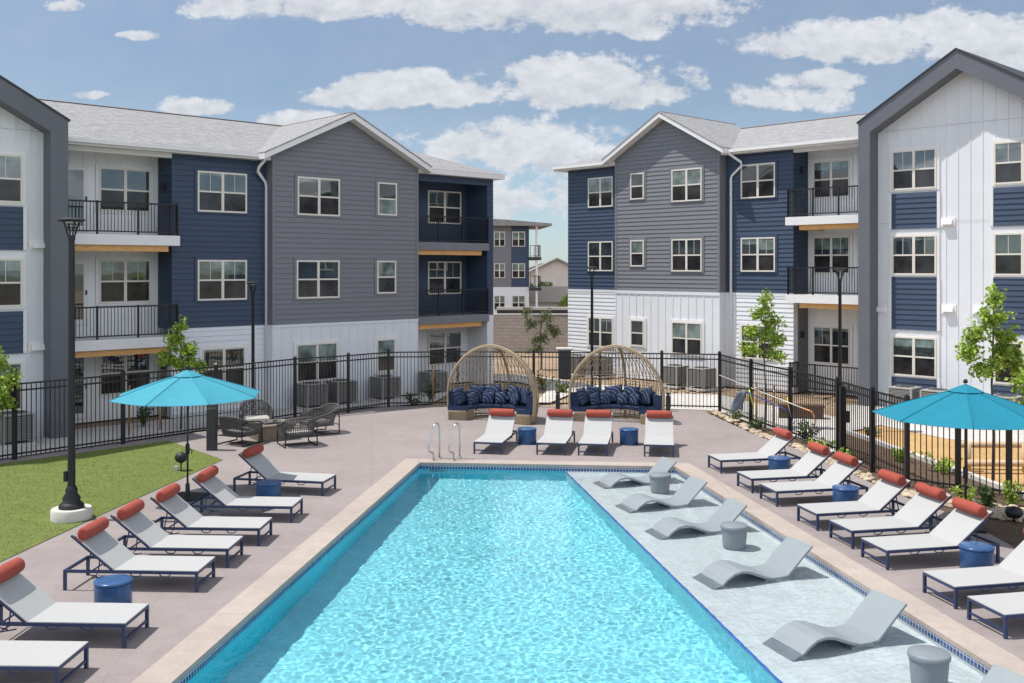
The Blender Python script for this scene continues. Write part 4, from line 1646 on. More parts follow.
back_feet = [(mid((474.8, 454.4), (500.8, 454.4)), (.20, .98), 'lounger beside the pool handrails, facing the far pool edge'),
             (mid((538.2, 455.2), (563.7, 455.2)), (.18, .98), 'lounger right of the far blue drum, before the gap between domes'),
             (mid((580, 455.8), (605.5, 456.3)), (.17, .98), 'lounger left of the second far blue drum, before the right dome'),
             (mid((645.7, 457.1), (672.2, 457.1)), (.15, .99), 'lounger at the right end of the row facing the far pool edge')]
for ft, d, l in left_feet:
    place_lounger(ft, d, l)
for ft, l in right_feet:
    place_lounger(ft, (.975, .205), l)
for ft, d, l in back_feet:
    place_lounger(ft, d, l)


# ------------------------------------------------------------------ drum tables
def make_drum():
    r = empty('drum_table', (0, 0, 0))
    MB().lathe([(.0, .0), (.25, .0), (.262, .012), (.262, .385), (.25, .395)], 36).build('drum_body', M['bluedrum'], r, sharp=50)
    MB().lathe([(.25, .397), (.27, .40), (.272, .425), (.262, .437), (.20, .440), (0, .440)], 36).build('table_top', M['bluedrum'], r, sharp=50)
    return r


drum = make_drum()
bpy.context.view_layer.update()
for k, (p, l) in enumerate([((-5.83, 14.62), 'blue drum table nearest on the left, between the second and third loungers'),
                            ((-5.18, 21.3), 'blue drum table in the umbrella shade by the farthest left lounger'),
                            ((.43, 28.4), 'blue drum table right of the handrails, before the left dome'),
                            ((3.31, 28.3), 'blue drum table before the right dome daybed'),
                            ((6.43, 24.05), 'blue drum table between the two farthest right loungers'),
                            ((6.94, 20.8), 'blue drum table at the middle of the right lounger row'),
                            ((7.63, 16.42), 'blue drum table nearest on the right, below the teal umbrella')]):
    o = drum if k == 0 else copy_tree(drum)
    o.location = (p[0], p[1], 0)
    o.rotation_euler = (0, 0, k * .7)
    tag(o, l, 'side table', 'blue drum side tables')


# ------------------------------------------------------------------ ledge loungers and tables in the shelf
def make_ledge():
    r = empty('ledge_lounger', (0, 0, 0))
    W = .34
    prof = [(0, .02), (.10, .125), (.25, .265), (.40, .350), (.55, .375), (.70, .352), (.85, .295), (1.0, .238), (1.12, .206), (1.25, .204), (1.34, .21), (1.42, .22), (1.56, .355), (1.73, .515), (1.90, .665)]
    th = .045
    P = [Vector((x, 0, z)) for x, z in prof]
    top, bot = [], []
    for i, p in enumerate(P):
        t = (P[min(i + 1, len(P) - 1)] - P[max(i - 1, 0)]).normalized()
        n = Vector((-t.z, 0, t.x))
        top.append(p + n * .0)
        bot.append(p - n * th)
    V_, F_ = [], []
    for side in (-W, W):
        for p in top:
            V_.append((p.x, side, p.z))
        for p in bot:
            V_.append((p.x, side, max(p.z, .0)))
    n = len(P)
    T0, B0, T1, B1 = 0, n, 2 * n, 3 * n
    for i in range(n - 1):
        F_ += [(T0 + i, T0 + i + 1, T1 + i + 1, T1 + i), (B0 + i, B1 + i, B1 + i + 1, B0 + i + 1), (T0 + i, B0 + i, B0 + i + 1, T0 + i + 1), (T1 + i, T1 + i + 1, B1 + i + 1, B1 + i)]
    F_ += [(T0, T1, B1, B0), (T0 + n - 1, B0 + n - 1, B1 + n - 1, T1 + n - 1)]
    m = MB().add(V_, F_)
    body = m.build('lounger_shell', M['ledge'], r, bevel=.012)
    ft = MB().hexa([(.0, -W + .02, 0), (.12, -W + .02, 0), (.12, W - .02, 0), (.0, W - .02, 0)], [(.02, -W + .02, .015), (.12, -W + .02, .05), (.12, W - .02, .05), (.02, W - .02, .015)])
    s2 = MB().hexa([(1.0, -W + .03, 0), (1.38, -W + .03, 0), (1.38, W - .03, 0), (1.0, W - .03, 0)], [(1.0, -W + .03, .125), (1.38, -W + .03, .125), (1.38, W - .03, .125), (1.0, W - .03, .125)])
    f1 = s2.build('base', M['ledge'], r)
    receiver(body, f1)
    return r


ledge = make_ledge()
bpy.context.view_layer.update()
lab = ['farthest grey ledge lounger in the shelf water, beside the far grey table', 'second grey ledge lounger from the far end, nearer than the far table',
       'third grey ledge lounger from the far end, beyond the middle grey table', 'grey ledge lounger just nearer than the middle grey table',
       'nearest whole grey ledge lounger, between the middle and near tables', 'grey ledge lounger cut off at the bottom right corner']
foots = [((604, 487.5), (590.8, 481)), ((627.4, 511.2), (614, 503.9)), ((658, 537.5), (643.5, 528.8)), ((709.4, 586.5), (693.3, 574.2)), ((786.3, 656.8), (764.8, 638.8))]
fl_ = [((G(a[0], a[1], WZ) + G(b[0], b[1], WZ)) / 2) for a, b in foots]
fl_.append(fl_[-1] + Vector((.44, -2.7, 0)))
for k, p in enumerate(fl_):
    o = ledge if k == 0 else copy_tree(ledge)
    ang = R(20 + (0, 1, -1, 0, 1, 0)[k])
    o.location = (p.x + .02 * math.cos(ang), p.y + .02 * math.sin(ang), SZ + .003)
    o.rotation_euler = (0, 0, ang)
    tag(o, lab[k], 'pool lounger', 'grey ledge loungers in the shallow shelf')


def make_ltable():
    r = empty('ledge_table', (0, 0, 0))
    b = MB().lathe([(0, 0), (.19, 0), (.20, .02), (.215, .25), (.235, .48), (.235, .495)], 32).build('table_body', M['ledge_table'], r, sharp=50)
    t = MB().lathe([(.235, .497), (.25, .50), (.255, .53), (.25, .56), (.235, .572), (0, .576)], 32).build('table_top', M['ledge_table'], r, sharp=60)
    receiver(b, t)
    return r


lt = make_ltable()
bpy.context.view_layer.update()
for k, (p, l) in enumerate([(G(660, 490.5, WZ), 'far grey tapered table standing in the shelf water'), (G(734.3, 545, WZ), 'middle grey tapered table in the shelf water, behind the fourth lounger'),
                            (Vector((.417 * 12.35, 12.35, 0)), 'near grey tapered table in the shelf water at the bottom right')]):
    o = lt if k == 0 else copy_tree(lt)
    o.location = (p.x, p.y, SZ + .003)
    tag(o, l, 'side table', 'grey tables in the shallow shelf')


# ------------------------------------------------------------------ umbrellas
def umbrella(loc, rad, ztop, zedge, m, label, rot=0.0):
    r = tag(empty('patio_umbrella', loc, rot), label, 'umbrella', 'patio umbrellas')
    n = 8
    b = MB()
    rings = [0, .12, .3, .5, .7, .86, 1.0]
    seg = 6
    zs = lambda t: ztop - .03 - (ztop - .03 - zedge) * (t ** 1.12)
    V_, F_ = [], []
    cols_ = n * seg
    for t in rings:
        for k in range(cols_):
            i, fr = divmod(k, seg)
            fr /= seg
            a0, a1 = 2 * math.pi * i / n, 2 * math.pi * (i + 1) / n
            p = Vector((math.cos(a0), math.sin(a0), 0)).lerp(Vector((math.cos(a1), math.sin(a1), 0)), fr) * rad * t
            sag = .035 * t * math.sin(math.pi * fr)
            inw = 1 - .035 * t * t * math.sin(math.pi * fr)
            V_.append((p.x * inw, p.y * inw, zs(t) - sag * (1 - t * .3)))
    for i in range(len(rings) - 1):
        for k in range(cols_):
            l = (k + 1) % cols_
            F_.append((i * cols_ + k, (i + 1) * cols_ + k, (i + 1) * cols_ + l, i * cols_ + l))
    b.add(V_, F_, False)
    co = b.build('canopy', m, r)
    sol = co.modifiers.new('cloth', 'SOLIDIFY')
    sol.thickness = .006
    for k in range(n):
        a = 2 * math.pi * k / n
        MB().tube([(rad * t * math.cos(a), rad * t * math.sin(a), zs(t) + .006) for t in (.1, .3, .5, .7, .86, 1.0)], .009, 5).build('seam', m, r)
    v = MB()
    V_, F_ = [], []
    for t, dz in ((0.0, .075), (.10, .05), (.19, .018)):
        for k in range(n):
            a = 2 * math.pi * k / n
            V_.append((rad * t * math.cos(a), rad * t * math.sin(a), zs(t) + dz))
    for i in range(2):
        for k in range(n):
            l = (k + 1) % n
            F_.append((i * n + k, (i + 1) * n + k, (i + 1) * n + l, i * n + l))
    v.add(V_, F_)
    v.build('vent_flap', m, r)
    MB().tube([(0, 0, .0), (0, 0, ztop)], .022, 12).build('pole', M['darkgrey'], r)
    MB().lathe([(0, ztop + .05), (.03, ztop + .055), (.045, ztop + .09), (.03, ztop + .13), (0, ztop + .14)], 14).build('finial', M['black'], r)
    for k in range(n):
        a = 2 * math.pi * k / n
        c, s_ = math.cos(a), math.sin(a)
        MB().bar((.03 * c, .03 * s_, ztop - .08), (rad * .98 * c, rad * .98 * s_, zedge - .012), .016).build('rib', M['darkgrey'], r)
    for k in range(n):
        a = 2 * math.pi * k / n
        c, s_ = math.cos(a), math.sin(a)
        MB().bar((.03 * c, .03 * s_, zedge - .15), (rad * .5 * c, rad * .5 * s_, zs(.5) - .06), .013).build('strut', M['darkgrey'], r)
    cr = MB().lathe([(.04, .95), (.045, .97), (.045, 1.15), (.04, 1.17)], 12)
    cr.tube([(.04, 0, 1.05), (.10, 0, 1.05), (.10, 0, .95)], .01, 6)
    cr.build('crank', M['black'], r)
    bs = MB().box(-.34, .34, -.34, .34, 0, .05)
    bs.lathe([(.05, .051), (.045, .3), (.03, .32)], 14)
    bs.build('base', M['black'], r)
    return r


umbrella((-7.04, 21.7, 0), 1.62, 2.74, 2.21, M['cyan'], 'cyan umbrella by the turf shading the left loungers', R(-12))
umbrella((.4535 * 19.2, 19.2, 0), 1.69, 2.72, 2.15, M['teal'], 'teal umbrella before the fence over the right loungers', R(-20))


# ------------------------------------------------------------------ dome daybeds
def hwz(z):
    T = [(0, 1.33), (.25, 1.40), (.6, 1.44), (.95, 1.44), (1.3, 1.375), (1.6, 1.25), (1.85, 1.09), (2.1, .87), (2.25, .68), (2.38, .44), (2.45, .22), (2.48, 0)]
    for (z0, a), (z1, b) in zip(T, T[1:]):
        if z <= z1:
            return a + (b - a) * (z - z0) / (z1 - z0)
    return 0


def arc_pts(phi, z0=0.0):
    zz = [z0, .15, .3, .5, .75, 1.0, 1.25, 1.45, 1.65, 1.82, 1.97, 2.1, 2.2, 2.28, 2.35, 2.4, 2.435, 2.46, 2.475, 2.48]
    return [(hwz(z) * math.cos(phi), hwz(z) * math.sin(phi), z) for z in zz if z >= z0]


def ring_sector(mb, r0, r1, a0, a1, z0, z1, n=28, bulge=0.0):
    V_, F_ = [], []
    for i in range(n + 1):
        a = a0 + (a1 - a0) * i / n
        c, s_ = math.cos(a), math.sin(a)
        V_ += [(r0 * c, r0 * s_, z0), (r1 * c, r1 * s_, z0), (r1 * c, r1 * s_, z1), (r0 * c, r0 * s_, z1)]
    for i in range(n):
        o = i * 4
        for k in range(4):
            l = (k + 1) % 4
            F_.append((o + k, o + 4 + k, o + 4 + l, o + l))
    F_ += [(3, 2, 1, 0), (n * 4, n * 4 + 1, n * 4 + 2, n * 4 + 3)]
    mb.add(V_, F_)
    return mb


def pillow_mesh(size, th, name):
    n = 10
    V_, F_ = [], []
    for sd in (1, -1):
        for i in range(n + 1):
            for j in range(n + 1):
                x, z = -1 + 2 * i / n, -1 + 2 * j / n
                pin = 1 - .09 * (1 - z * z) * abs(x) ** 3
                pin2 = 1 - .09 * (1 - x * x) * abs(z) ** 3
                t = th * ((1 - x * x) * (1 - z * z)) ** .42
                V_.append((x * pin * size / 2, -sd * t, z * pin2 * size / 2))
    K = (n + 1) ** 2
    for i in range(n):
        for j in range(n):
            a = i * (n + 1) + j
            F_.append((a, a + n + 1, a + n + 2, a + 1))
            F_.append((a + K, a + K + 1, a + K + n + 2, a + K + n + 1))
    me = bpy.data.meshes.new(name)
    me.from_pydata(V_, [], F_)
    bm = bmesh.new()
    bm.from_mesh(me)
    bmesh.ops.remove_doubles(bm, verts=bm.verts, dist=.0005)
    bm.to_mesh(me)
    bm.free()
    me.polygons.foreach_set('use_smooth', [True] * len(me.polygons))
    me.materials.append(M['pattern'])
    return me


def make_dome():
    r = empty('dome_daybed', (0, 0, 0))
    h = MB()
    L_ = arc_pts(0) + list(reversed(arc_pts(math.pi)))[1:]
    h.tube(L_, .036, 10)
    L2 = [(x * .985, -.07, z * .985) for x, y, z in L_]
    h.tube(L2, .018, 8)
    h.build('front_hoop', M['wicker'], r)
    rb = MB().tube(arc_pts(math.pi / 2), .045, 8)
    rb.build('back_spine', M['wicker'], r)
    for k in range(1, 28):
        if k == 14:
            continue
        MB().tube(arc_pts(math.pi * k / 28), .012, 6).build('rib', M['wicker'], r)
    hr = MB()
    for z, rr in ((.06, .025), (.32, .02), (.11, .009), (.20, .009), (.28, .009), (.38, .009), (.50, .009), (.63, .009), (.78, .009), (.96, .008), (1.17, .008), (1.39, .008), (.16, .009), (.24, .009), (.44, .009), (.56, .009), (.70, .009), (.86, .012), (1.06, .008), (1.28, .008), (1.5, .008), (1.72, .008), (1.92, .008), (2.1, .008), (2.25, .008)):
        hr.tube([(hwz(z) * math.cos(math.pi * i / 36), hwz(z) * math.sin(math.pi * i / 36), z) for i in range(37)], rr, 5)
    hr.build('woven_rings', M['wicker'], r)
    for a0, a1 in ((R(-9), R(24)), (R(156), R(189))):
        b = MB()
        ring_sector(b, .78, 1.33, a0, a1, 0.01, .28, 10)
        for i in range(9):
            z = .03 + .03 * i
            b.tube([(.775 * math.cos(a0 + (a1 - a0) * k / 8), .775 * math.sin(a0 + (a1 - a0) * k / 8), z) for k in range(9)], .012, 5)
            aa = a0 if a0 < 0 else a1
            d = (math.cos(aa), math.sin(aa))
            b.tube([(.77 * d[0], .77 * d[1] - .004, z), (1.34 * d[0], 1.34 * d[1] - .004, z)], .012, 5)
        b.build('wicker_base', M['wicker'], r)
    sl = MB()
    ring_sector(sl, .78, 1.35, R(-9), R(189), .282, .315, 40)
    for i in range(34):
        a = R(26 + 128 * i / 33)
        sl.bar((.82 * math.cos(a), .82 * math.sin(a), .01), (.82 * math.cos(a), .82 * math.sin(a), .28), .016)
    ring_sector(sl, .80, .86, R(24), R(156), .0, .03, 30)
    sl.build('seat_deck', M['wicker'], r)
    for a0, a1 in ((R(-8), R(30)), (R(31), R(89.5)), (R(90.5), R(149)), (R(150), R(188))):
        cs = MB()
        ring_sector(cs, .76, 1.33, a0, a1, .318, .44, 16)
        cs.build('seat_cushion', M['cushion_navy'], r, bevel=.035)
    for a0, a1 in ((R(1), R(44)), (R(46), R(89)), (R(91), R(134)), (R(136), R(179))):
        cs = MB()
        ring_sector(cs, 1.20, 1.36, a0, a1, .44, .86, 12)
        cs.build('back_cushion', M['cushion_navy'], r, bevel=.05)
    return r


dome = make_dome()
big = pillow_mesh(.60, .10, 'large_cushion')
small = pillow_mesh(.42, .085, 'small_cushion')
bpy.context.view_layer.update()
ordn = ['first', 'second', 'third', 'fourth', 'fifth', 'sixth']
for k, (c, ang, who) in enumerate(((Vector((-.69, 32.45, 0)), R(-23), 'left'), (Vector((.104 * 32.3, 32.3, 0)), R(-18), 'right'))):
    o = dome if k == 0 else copy_tree(dome)
    o.location = c
    o.rotation_euler = (0, 0, ang)
    o.scale = (1.08, 1.08, 1.0)
    tag(o, ('tan wicker dome daybed with navy cushions behind the handrails', 'tan wicker dome daybed with navy cushions before the lamp post')[k], 'daybed', 'wicker dome daybeds')
    rot = Matrix.Rotation(ang, 3, 'Z')
    place = 'handrail' if k == 0 else 'lamp post'
    for kind, angs, rr, zz, nm, me in (('large', (170, 139, 108, 77, 45), 1.11, .76, 'back row', big), ('small', (150, 121, 92, 62), .90, .65, 'front row', small)):
        for i, a in enumerate(angs):
            a = a + (3, -2, 2, -3, 1, 2)[(i + k) % 6]
            p = c + rot @ Vector((rr * 1.08 * math.cos(R(a)), rr * 1.08 * math.sin(R(a)), zz))
            q = bpy.data.objects.new('throw_pillow', me)
            col.objects.link(q)
            q.location = p
            q.rotation_euler = (R(-16 + 3 * ((i * 7 + k) % 3)), R((-9, 7, -5, 10, -7, 4)[(i + 2 * k) % 6]), ang + R(a - 90))
            tag(q, '%s navy patterned pillow, %s from left in %s of the %s dome' % (kind, ordn[i], nm, place), 'pillow', 'navy patterned pillows in the domes')


# ------------------------------------------------------------------ fire pit group
def fire_chair():
    r = empty('woven_armchair', (0, 0, 0))
    # local: front toward -y
    f = MB()
    for sg in (-1, 1):
        x = sg * .40
        f.tube([(x, -.36, .02), (x, -.36, .48), (x, -.30, .58), (x, .10, .64), (x, .36, .60), (x, .40, .50), (x, .40, .02)], .016, 8)
        f.tube([(x, -.36, .02), (x, .40, .02)], .016, 8)
    f.tube([(-.40, -.36, .26), (.40, -.36, .26)], .014, 8)
    f.tube([(-.40, .40, .26), (.40, .40, .26)], .014, 8)
    f.tube([(-.40, .02 + .0, .02), (.40, .02, .02)], .012, 8)
    f.build('sled_frame', M['black'], r)
    sh_ = MB()
    # U shaped woven shell
    path = [(-.42, -.36, .50), (-.43, -.15, .55), (-.43, .12, .62), (-.38, .36, .72), (-.22, .47, .78), (0, .50, .80), (.22, .47, .78), (.38, .36, .72), (.43, .12, .62), (.43, -.15, .55), (.42, -.36, .50)]
    low = [(-.38, -.34, .25), (-.38, -.15, .25), (-.38, .10, .25), (-.34, .24, .25), (-.2, .30, .25), (0, .31, .25), (.2, .30, .25), (.34, .24, .25), (.38, .10, .25), (.38, -.15, .25), (.38, -.34, .25)]
    n = 44

    def samp(pl, t):
        x = t * (len(pl) - 1)
        i = min(int(x), len(pl) - 2)
        return Vector(pl[i]).lerp(Vector(pl[i + 1]), x - i)
    sh_.tube(path, .02, 8)
    for i in range(n + 1):
        t = i / n
        sh_.tube([samp(low, t), samp(path, t)], .011, 4)
        if i + 3 <= n:
            sh_.tube([samp(low, t), samp(path, (i + 3) / n)], .010, 4)
    for q in range(1, 8):
        sh_.tube([samp(low, i / 30).lerp(samp(path, i / 30), q / 8) for i in range(31)], .010, 4)
    sh_.build('woven_shell', M['wicker_dark'], r)
    MB().box(-.37, .37, -.33, .28, .24, .265).build('seat_deck', M['wicker_dark'], r)
    MB().box(-.35, .35, -.34, .26, .268, .37).build('seat_cushion', M['cushion_grey'], r, bevel=.035)
    return r


fc = fire_chair()
bpy.context.view_layer.update()
ft_c = at(271.5, 29.3)
for k, (p, l) in enumerate([(at(240, 28.4), 'woven armchair left of the fire table, seen from its back corner'), (at(256, 30.9), 'woven armchair behind the fire table with its pale seat toward us'),
                            (at(319, 30.2), 'woven armchair right of the fire table, farthest to the right'), (at(297, 28.2), 'woven armchair in front of the fire table with rounded sled legs')]):
    o = fc if k == 0 else copy_tree(fc)
    d = ft_c - p
    o.location = p
    o.rotation_euler = (0, 0, math.atan2(d.y, d.x) + math.pi / 2 + R((12, -8, 0, -14)[k]))
    o.scale = (1.12, 1.12, 1.05)
    tag(o, l, 'armchair', 'woven armchairs round the fire table')
ftb = tag(empty('fire_table', ft_c, R(32)), 'square brown woven fire table among four armchairs', 'fire table')
MB().box(-.52, .52, -.52, .52, 0, .40).build('table_body', M['firetable'], ftb, bevel=.01)
MB().box(-.56, .56, -.56, .56, .403, .45).build('table_top', M['firetable'], ftb, bevel=.01)
bt = MB().box(-.30, .30, -.30, .30, .452, .462)
bto = bt.build('burner_tray', M['black'], ftb)
random.seed(5)
lv = MB()
for i in range(70):
    x, y = random.uniform(-.26, .26), random.uniform(-.26, .26)
    lv.lathe([(0, 0), (.03, .005), (.035, .025), (0, .045)], 6, (x, y, .462))
lv.build('lava_rock', M['ac_dark'], bto)


# ------------------------------------------------------------------ handrails, bollards, small pool things
def handrail(p, label):
    r = tag(empty('pool_handrail', p, R(-36)), label, 'handrail', 'stainless pool handrails')
    t = MB()
    pts = [(0, .35, 0), (0, .35, .5), (0, .345, .78), (0, .30, .90), (0, .22, .93), (0, .14, .88), (0, .04, .70), (0, -.05, .46), (0, -.09, .32), (0, -.07, .23), (0, 0, .20), (0, .06, .19), (0, .10, .15), (0, .11, 0)]
    t.tube(pts, .024, 10)
    t.build('rail', M['steel'], r)
    MB().lathe([(.06, 0.002), (.06, .02), (.03, .03)], 16, (0, .35, 0)).build('escutcheon', M['steel'], r)
    return r


handrail(Vector((G(430.5, 461).x, PL1.y + .30, 0.012)), 'left curved stainless handrail at the far left pool corner')
handrail(Vector((G(451, 461).x, PL1.y + .30, 0.012)), 'right curved stainless handrail, the one next to the lounger')


def bollard(p, w, h, label):
    r = tag(empty('bollard_light', p), label, 'bollard', 'dark square bollards')
    MB().box(-w / 2, w / 2, -w / 2, w / 2, 0, h - .12).build('post', M['darkgrey'], r, bevel=.006)
    MB().box(-w / 2 + .02, w / 2 - .02, -w / 2 + .02, w / 2 - .02, h - .118, h - .045).build('lens', M['ac_dark'], r)
    MB().box(-w / 2 - .003, w / 2 + .003, -w / 2 - .003, w / 2 + .003, h - .043, h).build('cap', M['darkgrey'], r, bevel=.006)


bollard(G(212, 450), .24, 1.24, 'tall dark square post beside the turf corner and armchairs')
bollard(G(557.8, 409), .15, .62, 'short dark bollard between the two dome daybeds')
bollard(G(668, 411), .14, .64, 'short dark bollard right of the dome before the lamp')
sp = tag(empty('garden_speaker', G(181, 471)), 'small black oval garden speaker on a stake in the turf', 'speaker')
V = MB().lathe([(0, .2), (.07, .21), (.13, .26), (.15, .34), (.12, .42), (.05, .46), (0, .465)], 18).build('speaker_body', M['black'], sp)
MB().tube([(0, 0, 0), (0, 0, .22)], .018, 8).build('stake', M['black'], sp)
MB().box(-.16, -.07, -.05, .05, .02, .12).build('junction_box', M['lens'], sp)
gs = tag(empty('garden_speaker', G(1014, 520)), 'black garden spotlight among mulch at the right edge', 'spotlight')
MB().lathe([(0, .05), (.12, .06), (.17, .14), (.13, .24), (0, .28)], 16).build('speaker_body', M['black'], gs)
MB().tube([(0, 0, -.05), (0, 0, .08)], .02, 8).build('stake', M['black'], gs)
gs.name = 'garden_spotlight'

# rescue pole and net hung on the right fence
f0, f1, f2 = [Vector((*p, 0)) for p in fence_right[:3]]
f3 = Vector((*fence_right[3], 0))
off = Vector((-.10, -.06, 0))
a = f0.lerp(f1, .08) + off
b = f2.lerp(f3, .36) + off
pole = tag(empty('rescue_pole', (a.x, a.y, 0)), 'long pale rescue pole with orange hook hung along the right fence', 'rescue pole')
MB().tube([Vector((0, 0, 1.27)), (b - a) * .5 + Vector((0, 0, 1.12)), (b - a) + Vector((0, 0, .98))], .016, 8).build('pole_shaft', M['lens'], pole)
e = (b - a)
MB().tube([e + Vector((0, 0, .98)), e + Vector((.18, -.22, .92)), e + Vector((.24, -.34, .70)), e + Vector((.2, -.36, .45))], .025, 8).build('hook', M['orange'], pole)
m0 = (f2 - a) + off
MB().tube([m0 + Vector((0, -.02, 1.18)), m0 + Vector((.02, -.04, .95)), m0 + Vector((.1, -.05, .6))], .014, 6).build('strap', M['yellow'], pole)
MB().tube([m0 + Vector((.02, -.04, .9)), m0 + Vector((.15, -.15, .4))], .010, 6).build('strap', M['bluecord'], pole)
p2 = tag(empty('skimmer_pole', (a.x, a.y, 0)), 'dark blue skimmer pole hung below the pale rescue pole', 'pole')
q0 = (f1 - a) + off * 1.4
q1 = (f2 - a) + off * 1.4
MB().tube([q0 + Vector((0, 0, 1.02)), q1 + Vector((0, 0, .80))], .018, 8).build('pole_shaft', M['bluecord'], p2)
nt_ = tag(empty('skimmer_net', (f1.x - .2, f1.y - .1, 0)), 'grey skimmer net with lime edge hanging on the right fence', 'net')
nm = MB()
random.seed(2)
rows = []
for i in range(7):
    t = i / 6
    rows.append([(-.12 - .22 * math.sin(1.1 * t) + (.30 + .10 * t) * (j / 6 - .5), -.05 - .03 * math.sin(j * 1.3 + i), 1.05 - .62 * t - .05 * math.sin(j * 1.1)) for j in range(7)])
nm.add([p for r_ in rows for p in r_], [(i * 7 + j, i * 7 + j + 1, i * 7 + j + 8, i * 7 + j + 7) for i in range(6) for j in range(6)], True)
no = nm.build('net_bag', M['net'], nt_)
no.modifiers.new('cloth', 'SOLIDIFY').thickness = .02
MB().tube([(.10, -.08, 1.10), (.16, -.09, .85), (.24, -.08, .5)], .022, 6).build('net_edge', M['lime'], nt_)


# ------------------------------------------------------------------ condensers
def make_ac():
    r = empty('air_conditioner', (0, 0, 0))
    w, h = .40, .82
    MB().box(-w - .08, w + .08, -w - .08, w + .08, 0, .08).build('pad', M['concrete'], r)
    b = MB().box(-w, w, -w, w, .14, .86)
    b.build('cabinet', M['ac_dark'], r, bevel=.05)
    l = MB()
    for i in range(15):
        z = .17 + .046 * i
        pts = [(-w - .012, -w - .012, z), (w + .012, -w - .012, z), (w + .012, w + .012, z), (-w - .012, w + .012, z)]
        l.tube(pts, .011, 4, True)
    for sx in (-1, 1):
        for sy in (-1, 1):
            l.box(sx * (w + .005) - .03, sx * (w + .005) + .03, sy * (w + .005) - .03, sy * (w + .005) + .03, .08, .88)
    l.build('louvre_guard', M['ac'], r)
    t = MB().box(-w - .02, w + .02, -w - .02, w + .02, .862, .91)
    t.build('top_panel', M['ac'], r, bevel=.015)
    g = MB()
    for rr in (.10, .17, .24, .31):
        g.tube([(rr * math.cos(R(a)), rr * math.sin(R(a)), .925) for a in range(0, 360, 20)], .008, 4, True)
    for a in range(0, 360, 45):
        g.tube([(.04 * math.cos(R(a)), .04 * math.sin(R(a)), .925), (.32 * math.cos(R(a)), .32 * math.sin(R(a)), .92)], .007, 4)
    g.build('fan_grille', M['ac_dark'], r)
    return r


ac = make_ac()
bpy.context.view_layer.update()
acs = [(LB, 14, -1.75, 'grey condenser unit at the far left edge before white gable'),
       (LB, 311, -1.2, 'leftmost of three condensers under the left gable windows'), (LB, 341, -1.2, 'condenser under the left gable between wide and narrow windows'),
       (LB, 385, -1.2, 'condenser below the narrow ground floor window of left gable'), (LB, 433, -1.0, 'condenser before the left building corner balcony'),
       (RB, 675, -1.7, 'left one of two condensers under right gable wide window'), (RB, 701.5, -1.7, 'right one of two condensers under right gable, by the fence corner'),
       (RB, 577, -1.2, 'condenser at the far left corner of the right building'), (RB, 600, -1.2, 'condenser behind the right dome daybed hoop'),
       (RB, 905, -2.0, 'condenser under the near white gable window, left of the teal umbrella'), (RB, 938, -2.0, 'condenser partly hidden by the teal umbrella top'),
       (RB, 1006, -2.0, 'condenser behind the right edge young tree')]
for k, (B, px, y, l) in enumerate(acs):
    o = ac if k == 0 else copy_tree(ac)
    sx = B.S(px, y)
    p = B.P0 + B.X * sx + B.Yv * y
    o.location = (p.x, p.y, GZ)
    o.rotation_euler = (0, 0, math.atan2(B.X.y, B.X.x))
    tag(o, l, 'condenser', 'air conditioning condensers by the walls')


# ------------------------------------------------------------------ vegetation
def leaf(mb, p, size, rnd):
    a = Vector((rnd.uniform(-1, 1), rnd.uniform(-1, 1), rnd.uniform(-.9, .5))).normalized()
    b = a.cross(Vector((rnd.uniform(-1, 1), rnd.uniform(-1, 1), rnd.uniform(-1, 1)))).normalized()
    l, w = size * rnd.uniform(.75, 1.25), size * rnd.uniform(.32, .5)
    n = a.cross(b) * .12 * l
    mb.add([p, p + a * l * .5 + b * w + n, p + a * l, p + a * l * .5 - b * w + n], [(0, 1, 2, 3)])


def tree(loc, h, clumps, nleaf, size, m, label, seed, cat='tree', rtr=.035, name='young_tree', group='young trees beyond the fence', lean=0.0):
    rnd = random.Random(seed)
    r = tag(empty(name, loc), label, cat, group)
    tr = MB()
    top = h * .93
    pts = [(0, 0, -.05), (.02, .0, h * .25), (lean * .4 - .02, .02, h * .5), (lean * .7 + .01, 0, h * .75), (lean, 0, top)]
    tr.tube(pts, [rtr, rtr * .85, rtr * .65, rtr * .45, rtr * .15], 8)
    lv = MB()
    for (cx, cy, cz, rx, rz, wgt) in clumps:
        c = Vector((cx, cy, cz))
        zt = max(.2 * h, cz - rz * .9)
        base = Vector((lean * zt / h, 0, zt))
        tr.tube([base, base.lerp(c, .55) + Vector((0, 0, -.03)), c + Vector((0, 0, rz * .3))], [rtr * .4, rtr * .25, rtr * .08], 5)
        twigs = []
        for i in range(int(9 * wgt) + 4):
            d = Vector((rnd.gauss(0, 1), rnd.gauss(0, 1), rnd.gauss(0, 1))).normalized()
            e = c + Vector((d.x * rx, d.y * rx, d.z * rz)) * rnd.uniform(.55, 1.08)
            tr.tube([c.lerp(base, .15), c.lerp(e, .6), e], [rtr * .14, rtr * .09, rtr * .04], 4)
            twigs.append((c, e))
        for i in range(int(nleaf * 1.8 * wgt)):
            s_, e = rnd.choice(twigs)
            t = rnd.uniform(.25, 1.05)
            p = s_.lerp(e, t) + Vector((rnd.gauss(0, .05), rnd.gauss(0, .05), rnd.gauss(0, .05))) * (1 + rx)
            leaf(lv, p, size * .76, rnd)
    tr.build('trunk', M['trunk'], r)
    lv.build('crown', m, r)
    return r


